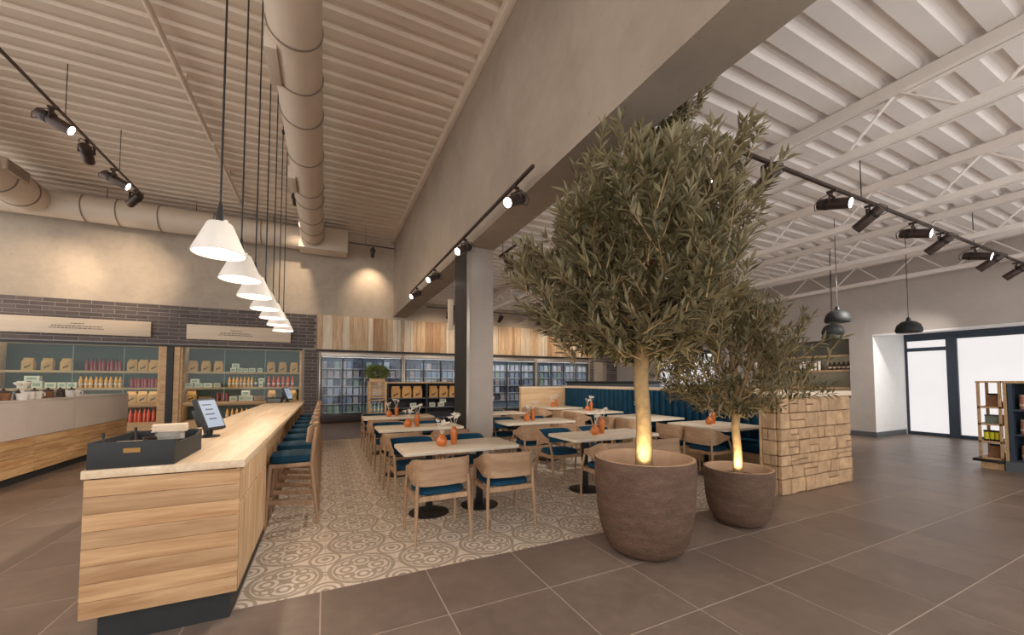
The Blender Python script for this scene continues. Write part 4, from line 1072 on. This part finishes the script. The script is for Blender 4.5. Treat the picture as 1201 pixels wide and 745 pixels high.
# vases with dried stems
VM = {}
def vases(x, y, where, mirror=False):
    if not VM:
        VM['round'] = MB().lathe([(0, 0), (.035, 0), (.058, .025), (.064, .06), (.052, .098), (.026, .118), (.02, .13), (.026, .142), (.02, .142), (.015, .128), (0, .12)], 24).mesh('round_vase', m_vase)
        VM['tall'] = MB().lathe([(0, 0), (.03, 0), (.036, .03), (.038, .09), (.043, .13), (.043, .17), (.034, .19), (.022, .20), (.026, .212), (.02, .212), (.015, .2), (0, .19)], 24).mesh('tall_vase', m_vase)
        for nm, h0 in (('round', .125), ('tall', .195)):
            rs = random.Random(3 if nm == 'round' else 5); st = MB(); fl = MB()
            for k in range(4):
                a = rs.uniform(0, 6.28); l = rs.uniform(.09, .16); tip = Vector((math.cos(a) * l * .45, math.sin(a) * l * .45, h0 + l))
                st.tube([(0, 0, h0 - .06), (math.cos(a) * .008, math.sin(a) * .008, h0 + .01), tip], .0022, 5)
                pl_ = []
                for q in range(14):
                    pl_.append((tip + Vector((rs.uniform(-1, 1), rs.uniform(-1, 1), rs.uniform(-.6, 1))) * .012, Vector((rs.uniform(-1, 1), rs.uniform(-1, 1), rs.uniform(-.2, 1))), Vector((rs.uniform(-1, 1), rs.uniform(-1, 1), .3)), rs.uniform(.7, 1.3)))
                v_, f_ = leaf_arrays(pl_, .04, .008); fl.add(v_, f_)
            VM[nm + 's'] = st.mesh('stems', m_dried); VM[nm + 'f'] = fl.mesh('flower_heads', m_dried, smooth=False)
    for nm, dx, dy in (('round', -.075, -.03), ('tall', .085, .02)):
        tag(link(nm + '_vase', VM[nm], None, (x + dx, y + dy, .7525), (0, 0, random.uniform(0, 6))), f'{"round" if nm == "round" else "tall"} orange vase on {where}', 'vase', 'orange vases')
        t = thing('dried_flowers', f'white dried sprig in the {nm} vase on {where}', 'flowers', (x + dx, y + dy, .7525), random.uniform(0, 6), 'dried sprigs')
        link('stems', VM[nm + 's'], t); link('flower_heads', VM[nm + 'f'], t)
for k, (x, y) in TPOS.items(): vases(x - .12, y - .02, TN[k])
for y, w in WT: vases(6.05, y + .05, f'the {w} banquette table')

# ================================================================== BANQUETTE AND STONE END WALL
BQ = 6.95; BQ0, BQ1 = 3.40, 10.45
t = thing('banquette', 'long teal channel-tufted banquette bench with oak base', 'bench', (0, 0, 0))
MB().box(6.45, BQ + .2, BQ0, BQ1, 0, .30).build('bench_base', m_banqwood, t)
k = 0; y = BQ0
n = 6; L_ = (BQ1 - BQ0) / n
for k in range(n): MB().box(6.40, BQ - .02, BQ0 + k * L_ + .004, BQ0 + (k + 1) * L_ - .004, .30, .47).build('seat_cushion', m_teal, t, bevel=.04, seg=3)
MB().box(BQ + .05, BQ + .2, BQ0, BQ1, .30, 1.28).build('back_board', m_banqwood, t)
nc = 40; cw = (BQ1 - BQ0) / nc
L = []
for z, kk in ((.40, .6), (.43, 1), (1.22, 1), (1.265, .75), (1.275, .3)):
    L.append([Vector((.055, -cw / 2 + .002, z))] + [Vector((-.055 * kk * math.cos(a), (cw / 2 - .003) * math.sin(a), z)) for a in (-PI / 2 + PI * q / 8 for q in range(9))] + [Vector((.055, cw / 2 - .002, z))])
ch = MB().sweep(L).mesh('back_channel', m_teal)
for k in range(nc): link('back_channel', ch, t, (BQ, BQ0 + (k + .5) * cw, 0))
MB().box(BQ - .03, BQ + .24, BQ0, BQ1 + .15, 1.282, 1.35).build('ledge', m_cap, t, bevel=.004)
MB().box(5.35, BQ + .2, BQ1 + .001, BQ1 + .14, 0, 1.282).build('end_board', m_banqwood, t, bevel=.006)
MB().box(5.33, BQ - .03, BQ1 - .01, BQ1 + .15, 1.282, 1.33).build('end_ledge', m_cap, t, bevel=.004)
SX0, SX1, SY0, SY1, SZ = 5.40, 7.16, 3.09, 3.33, 1.28
t = thing('stone_wall', 'low sandstone end wall with pale ledge beside the banquette', 'wall', (0, 0, 0))
MB().box(SX0 + .03, SX1 - .03, SY0 + .03, SY1 - .0, 0, SZ).build('wall_core', m_stonejoint, t)
MB().box(SX0 - .0, SX1, SY1, SY1 + .035, 0, SZ).build('oak_lining', m_banqwood, t)
MB().box(SX0 - .02, SX1 + .02, SY0 - .02, SY1 + .05, SZ, SZ + .075).build('ledge', m_cap, t, bevel=.006)
rs = random.Random(5)
def stone(x0, x1, y0, y1, z0, z1):
    g = .0045; bl = rs.uniform(0, .014)
    mb = MB().box(x0 + g, x1 - g, y0 - bl, y1, z0 + g, z1 - g)
    mb.v = [(x + rs.uniform(-.004, .004), y + rs.uniform(-.006, .006), z + rs.uniform(-.004, .004)) for x, y, z in mb.v]
    mb.build('stone', m_stone, t, bevel=.009, seg=1, smooth=False)
def stone_side(y0, y1, z0, z1):
    g = .0045; bl = rs.uniform(0, .012)
    mb = MB().box(SX0 - bl, SX0 + .04, y0 + g, y1 - g, z0 + g, z1 - g)
    mb.v = [(x + rs.uniform(-.005, .005), y + rs.uniform(-.004, .004), z + rs.uniform(-.004, .004)) for x, y, z in mb.v]
    mb.build('stone', m_stone, t, bevel=.009, seg=1, smooth=False)
rows = [.20, .17, .14, .19, .16, .21, .21]; z = 0
for r, hh in enumerate(rows):
    z1 = z + hh if r < len(rows) - 1 else SZ
    corner = rs.choice((.12, .2, .28)); first = True
    x = SX0
    while x < SX1 - .005:
        w = rs.uniform(.15, .36); x1 = x + w
        if SX1 - x1 < .11: x1 = SX1
        if rs.random() < .28 and not first:
            zm = z + (z1 - z) * rs.uniform(.4, .6); stone(x, x1, SY0, SY0 + .05, z, zm); stone(x, x1, SY0, SY0 + .05, zm, z1)
        else: stone(x, x1, SY0, SY0 + .05, z, z1)
        x = x1; first = False
    ym = SY0 + .05 + (SY1 - SY0 - .05) * rs.choice((0.45, .6, .5))
    if r % 2: stone_side(SY0 + .05, SY1, z, z1)
    else: stone_side(SY0 + .05, ym, z, z1); stone_side(ym, SY1, z, z1)
    x = SY0
    z = z1
# dark bar behind the banquette and bottles in the bar niche
t = thing('rear_bar', 'dark grey bar counter behind the banquette', 'counter', (0, 0, 0))
MB().box(8.7, 9.4, 8.9, 13.0, 0, 1.42).build('bar_body', m_plinth, t); MB().box(8.66, 9.44, 8.86, 13.04, 1.42, 1.49).build('bar_top', m_blackmatt, t, bevel=.005)
t = thing('bar_shelving', 'glass shelves in the dark wall niche above the stone wall', 'shelving', (XR, 0, 0))
for z in (1.32, 1.82, 2.25): 
    s = MB().box(.06, .37, 5.7, 8.28, z - .03, z).build('shelf', m_shelf, t); MB().box(.1, .115, 5.75, 8.2, z - .042, z - .032).build('led_strip', m_led, s); MB().box(.06, .072, 5.7, 8.28, z - .055, z - .03).build('front_lip', m_shelf, s)
for k in range(5):
    bottle((XR + .2, 5.78 + k * .11, 1.8205), f'{ORD[4 - k]} dark bottle from the left in the bar wall niche', 'bottles in the bar niche', 'amber', S(50, 36, 24), S(150, 120, 60), .26, .04)
for k in range(6):
    t = thing('stacked_glass', f'{ORD[5 - k]} white tumbler from the left in the bar wall niche', 'glass', (XR + .2, 6.5 + k * .1, 1.8205), 0, 'tumblers in the bar niche')
    MB().lathe([(0, 0), (.03, 0), (.04, .3), (.034, .3), (.026, .01), (0, .01)], 14).build('tumbler_body', m_white, t); MB().lathe([(.042, .28), (.042, .3)], 14).build('rim_band', m_plinth, t)
t = thing('blade_sign', 'pale yellow vertical blade sign fixed beside the column', 'sign', (2.2, 7.34, 2.5))
MB().box(-.05, .05, -.02, .02, 0, .6).build('sign_panel', m_cap, t, bevel=.004); MB().box(.05, .075, -.01, .01, .1, .5).build('bracket', m_black, t)

# ================================================================== OLIVE TREES IN POTS
def pot(loc, r, h, label):
    t = thing('stone_pot', label, 'pot', loc, 0, 'brown stoneware pots')
    pr = [(0, 0), (r * .50, 0), (r * .62, h * .015), (r * .74, h * .07), (r * .83, h * .16), (r * .905, h * .30), (r * .955, h * .48), (r * .985, h * .70), (r, h * .93), (r * .998, h * .98), (r * .985, h)]
    MB().lathe(pr, 64).build('pot_body', m_pot, t)
    MB().lathe([(r * .985, h), (r * .93, h * 1.004), (r * .90, h * .985), (r * .89, h * .9), (r * .872, h * .8), (r * .84, h * .79)], 64).build('inner_rim', m_potin, t)
    MB().lathe([(0, h * .84), (r * .5, h * .835), (r * .868, h * .82), (r * .868, h * .7), (0, h * .7)], 32).build('soil', m_soil, t)
    return t
def tree(loc, h_fork, rt, prof, ztop, label, ntw, nmain, leafL, limit, seed, clump=None, shift=0.0):
    """prof: list of (z, radius) crown envelope; limit(p_world)->bool allowed"""
    global random
    rs = random.Random(seed); t = thing('olive_tree', label, 'tree', loc)
    base = Vector(loc)
    def rad(z):
        if z <= prof[0][0] or z >= prof[-1][0]: return 0
        for (a, ra), (b, rb) in zip(prof[:-1], prof[1:]):
            if a <= z <= b: return ra + (rb - ra) * (z - a) / (b - a)
    zf = h_fork
    MB().tube([(0, 0, -.02), (.006, .0, zf * .35), (-.012, .01, zf * .7), (0, 0, zf), (.02, .01, zf + .25), (.0, .0, zf + .5)], [rt * 1.25, rt, rt * .95, rt * 1.05, rt * .7, rt * .4], 14).build('trunk', m_bark, t)
    mains = []
    for k in range(nmain):
        a = 2 * PI * k / nmain + rs.uniform(-.3, .3); up = rs.uniform(.45, 1.0) if k % 3 else rs.uniform(.1, .3)
        ztip = prof[0][0] + (prof[-1][0] - prof[0][0]) * up * .8; R = rad(ztip) * rs.uniform(.45, .75)
        p0 = Vector((0, 0, zf + rs.uniform(-.05, .35))); p3 = Vector((math.cos(a) * R, math.sin(a) * R, max(ztip, zf + .05)))
        p1 = p0 + Vector((math.cos(a) * R * .35, math.sin(a) * R * .35, (p3.z - p0.z) * .25)); p2 = p0.lerp(p3, .65) + Vector((0, 0, .04))
        if not limit(base + p3): p3.z -= .5
        MB().tube([p0, p1, p2, p3], [rt * .5, rt * .36, rt * .24, rt * .1], 8).build('branch', m_bark, t); mains.append((p0, p1, p2, p3))
    pls = []; tw = MB(); cnt = 0; tries = 0
    while cnt < ntw and tries < ntw * 12:
        tries += 1
        z = rs.uniform(prof[0][0], prof[-1][0]); R = rad(z); a = rs.uniform(0, 2 * PI)
        r = R * math.sqrt(rs.uniform(.12, 1.0)); r *= 1 + .16 * math.sin(3 * a + 4 * z) + .10 * math.sin(7 * a - 9 * z); tip = Vector((math.cos(a) * r, math.sin(a) * r, z)) + R_ * shift
        if clump and rs.random() < .5 and math.sin(a * 5 + z * 7) < -.35: continue
        if not limit(base + tip): continue
        c = Vector((0, 0, max(zf + .05, z - .35 - .3 * r))); out = (tip - c).normalized()
        d = (out * .8 + Vector((0, 0, .35)) + Vector((rs.uniform(-1, 1), rs.uniform(-1, 1), rs.uniform(-.7, .7))) * .55).normalized()
        L = rs.uniform(.24, .42) * (leafL / .10); st = tip - d * L * .8
        en = tip + d * L * .2 + Vector((0, 0, -.03))
        if not limit(base + en): continue
        mid = (st + en) / 2 + Vector((rs.uniform(-.03, .03), rs.uniform(-.03, .03), .02))
        tw.tube([st, mid, en], [.006, .004, .002], 4, caps=False)
        n = int(L / .017)
        for q in range(n):
            f = (q + 1) / n; p = (st.lerp(mid, f * 2) if f < .5 else mid.lerp(en, f * 2 - 1))
            ax = (en - st).normalized(); sd = ax.cross(Vector((rs.uniform(-1, 1), rs.uniform(-1, 1), rs.uniform(-1, 1)))).normalized()
            ld = (ax * rs.uniform(.55, .95) + sd * rs.uniform(.5, .9)).normalized()
            pls.append((p, ld, Vector((rs.uniform(-.6, .6), rs.uniform(-.6, .6), 1)), rs.uniform(.65, 1.2)))
        pls.append((en, (en - mid).normalized(), Vector((0, 0, 1)), .9)); cnt += 1
    o = tw.build('twigs', m_bark, t); o['kind'] = 'stuff'
    # the leaves that show largest become parts of their own
    def near(pl):
        return (base + pl[0] - Vector((0, 0, 1.5))).length - 0.25 * pl[3]
    order = sorted(range(len(pls)), key=lambda i: near(pls[i])); big = set(order[:300])
    v_, f_ = leaf_arrays([(Vector((0, 0, 0)), Vector((0, 1, 0)), Vector((0, 0, 1)), 1.0)], leafL, leafL * .13)
    lm = MB().add(v_, f_).mesh('leaf', m_leaf, smooth=False)
    for i in big:
        p, d, nr, s = pls[i]; d = d.normalized(); sd = d.cross(nr).normalized(); nn = sd.cross(d)
        m = Matrix((sd, d, nn)).transposed().to_4x4(); o = link('leaf', lm, t); o.matrix_basis = Matrix.Translation(p) @ m @ Matrix.Scale(s, 4)
    v_, f_ = leaf_arrays([pls[i] for i in range(len(pls)) if i not in big], leafL, leafL * .13)
    me = bpy.data.meshes.new('foliage'); me.from_pydata([tuple(q) for q in v_], [], f_); me.materials.append(m_leaf)
    o = link('foliage', me, t); o['kind'] = 'stuff'
    return t
P1 = (2.60, 2.66, 0); P2 = (4.0, 2.73, 0)
pot(P1, .435, .82, 'large brown stoneware pot holding the tall olive tree'); pot(P2, .335, .58, 'smaller brown stoneware pot beside the stone wall')
def lim1(p):
    u = (p - Vector((2.6, 2.66, 0))).dot(R_)
    dn = (p - Vector((2.6, 2.66, 0))).dot(Vector((F_.x, F_.y, 0)))      # < 0 on the near side
    if 2.14 < p.x < 2.98 and p.z > 3.80: return False
    if p.z > 3.80 + .5 * min(0, dn): return .25 < u < .62 and p.x > 2.98
    if p.z > 3.45 + .6 * min(0, dn): return -.55 < u < .95
    if u < -.6 and p.z > 3.2: return False
    if u < -.8 and p.z > 2.85: return False
    if p.z < 2.15: return u < .75
    return True
z0 = .82 * .8
tree((P1[0], P1[1], z0), 1.90 - z0, .066, [(1.80 - z0, .40), (1.95 - z0, .72), (2.3 - z0, .92), (2.85 - z0, 1.04), (3.4 - z0, .98), (3.7 - z0, .88), (3.95 - z0, .82), (4.3 - z0, .75)], 4.2,
     'tall bushy olive tree in the large brown pot', 780, 11, .128, lim1, 21, True, -.12)
z1 = .58 * .8
tree((P2[0], P2[1], z1), 1.22 - z1, .042, [(1.22 - z1, .35), (1.38 - z1, .82), (1.65 - z1, .88), (1.95 - z1, .78), (2.25 - z1, .55), (2.5 - z1, .15)], 2.45,
     'smaller olive tree in the brown pot beside the stone wall', 440, 9, .095, lambda p: True, 33, True, -.06)
for (P, zz, rr, lab) in ((P1, .82 * .84, .23, 'small uplight in the soil of the large pot'), (P2, .58 * .84, .17, 'small uplight in the soil of the smaller pot')):
    dx, dy = -P[0], -P[1]; L = math.hypot(dx, dy); dx, dy = dx / L, dy / L
    t = thing('uplight', lab, 'lamp', (P[0] + dx * rr, P[1] + dy * rr, zz))
    MB().lathe([(0, -.02), (.03, -.02), (.032, .03), (.026, .03), (.024, .015), (0, .015)], 16).build('lamp_body', m_black, t)
    MB().lathe([(0, .016), (.023, .016), (.023, .02), (0, .02)], 16).build('lens', m_lens, t)
    light('lamp_light', 'SPOT', 20, (1.0, .84, .54), (0, 0, .04), t, .02, (-dx * .5, -dy * .5, 1), 95, .9)
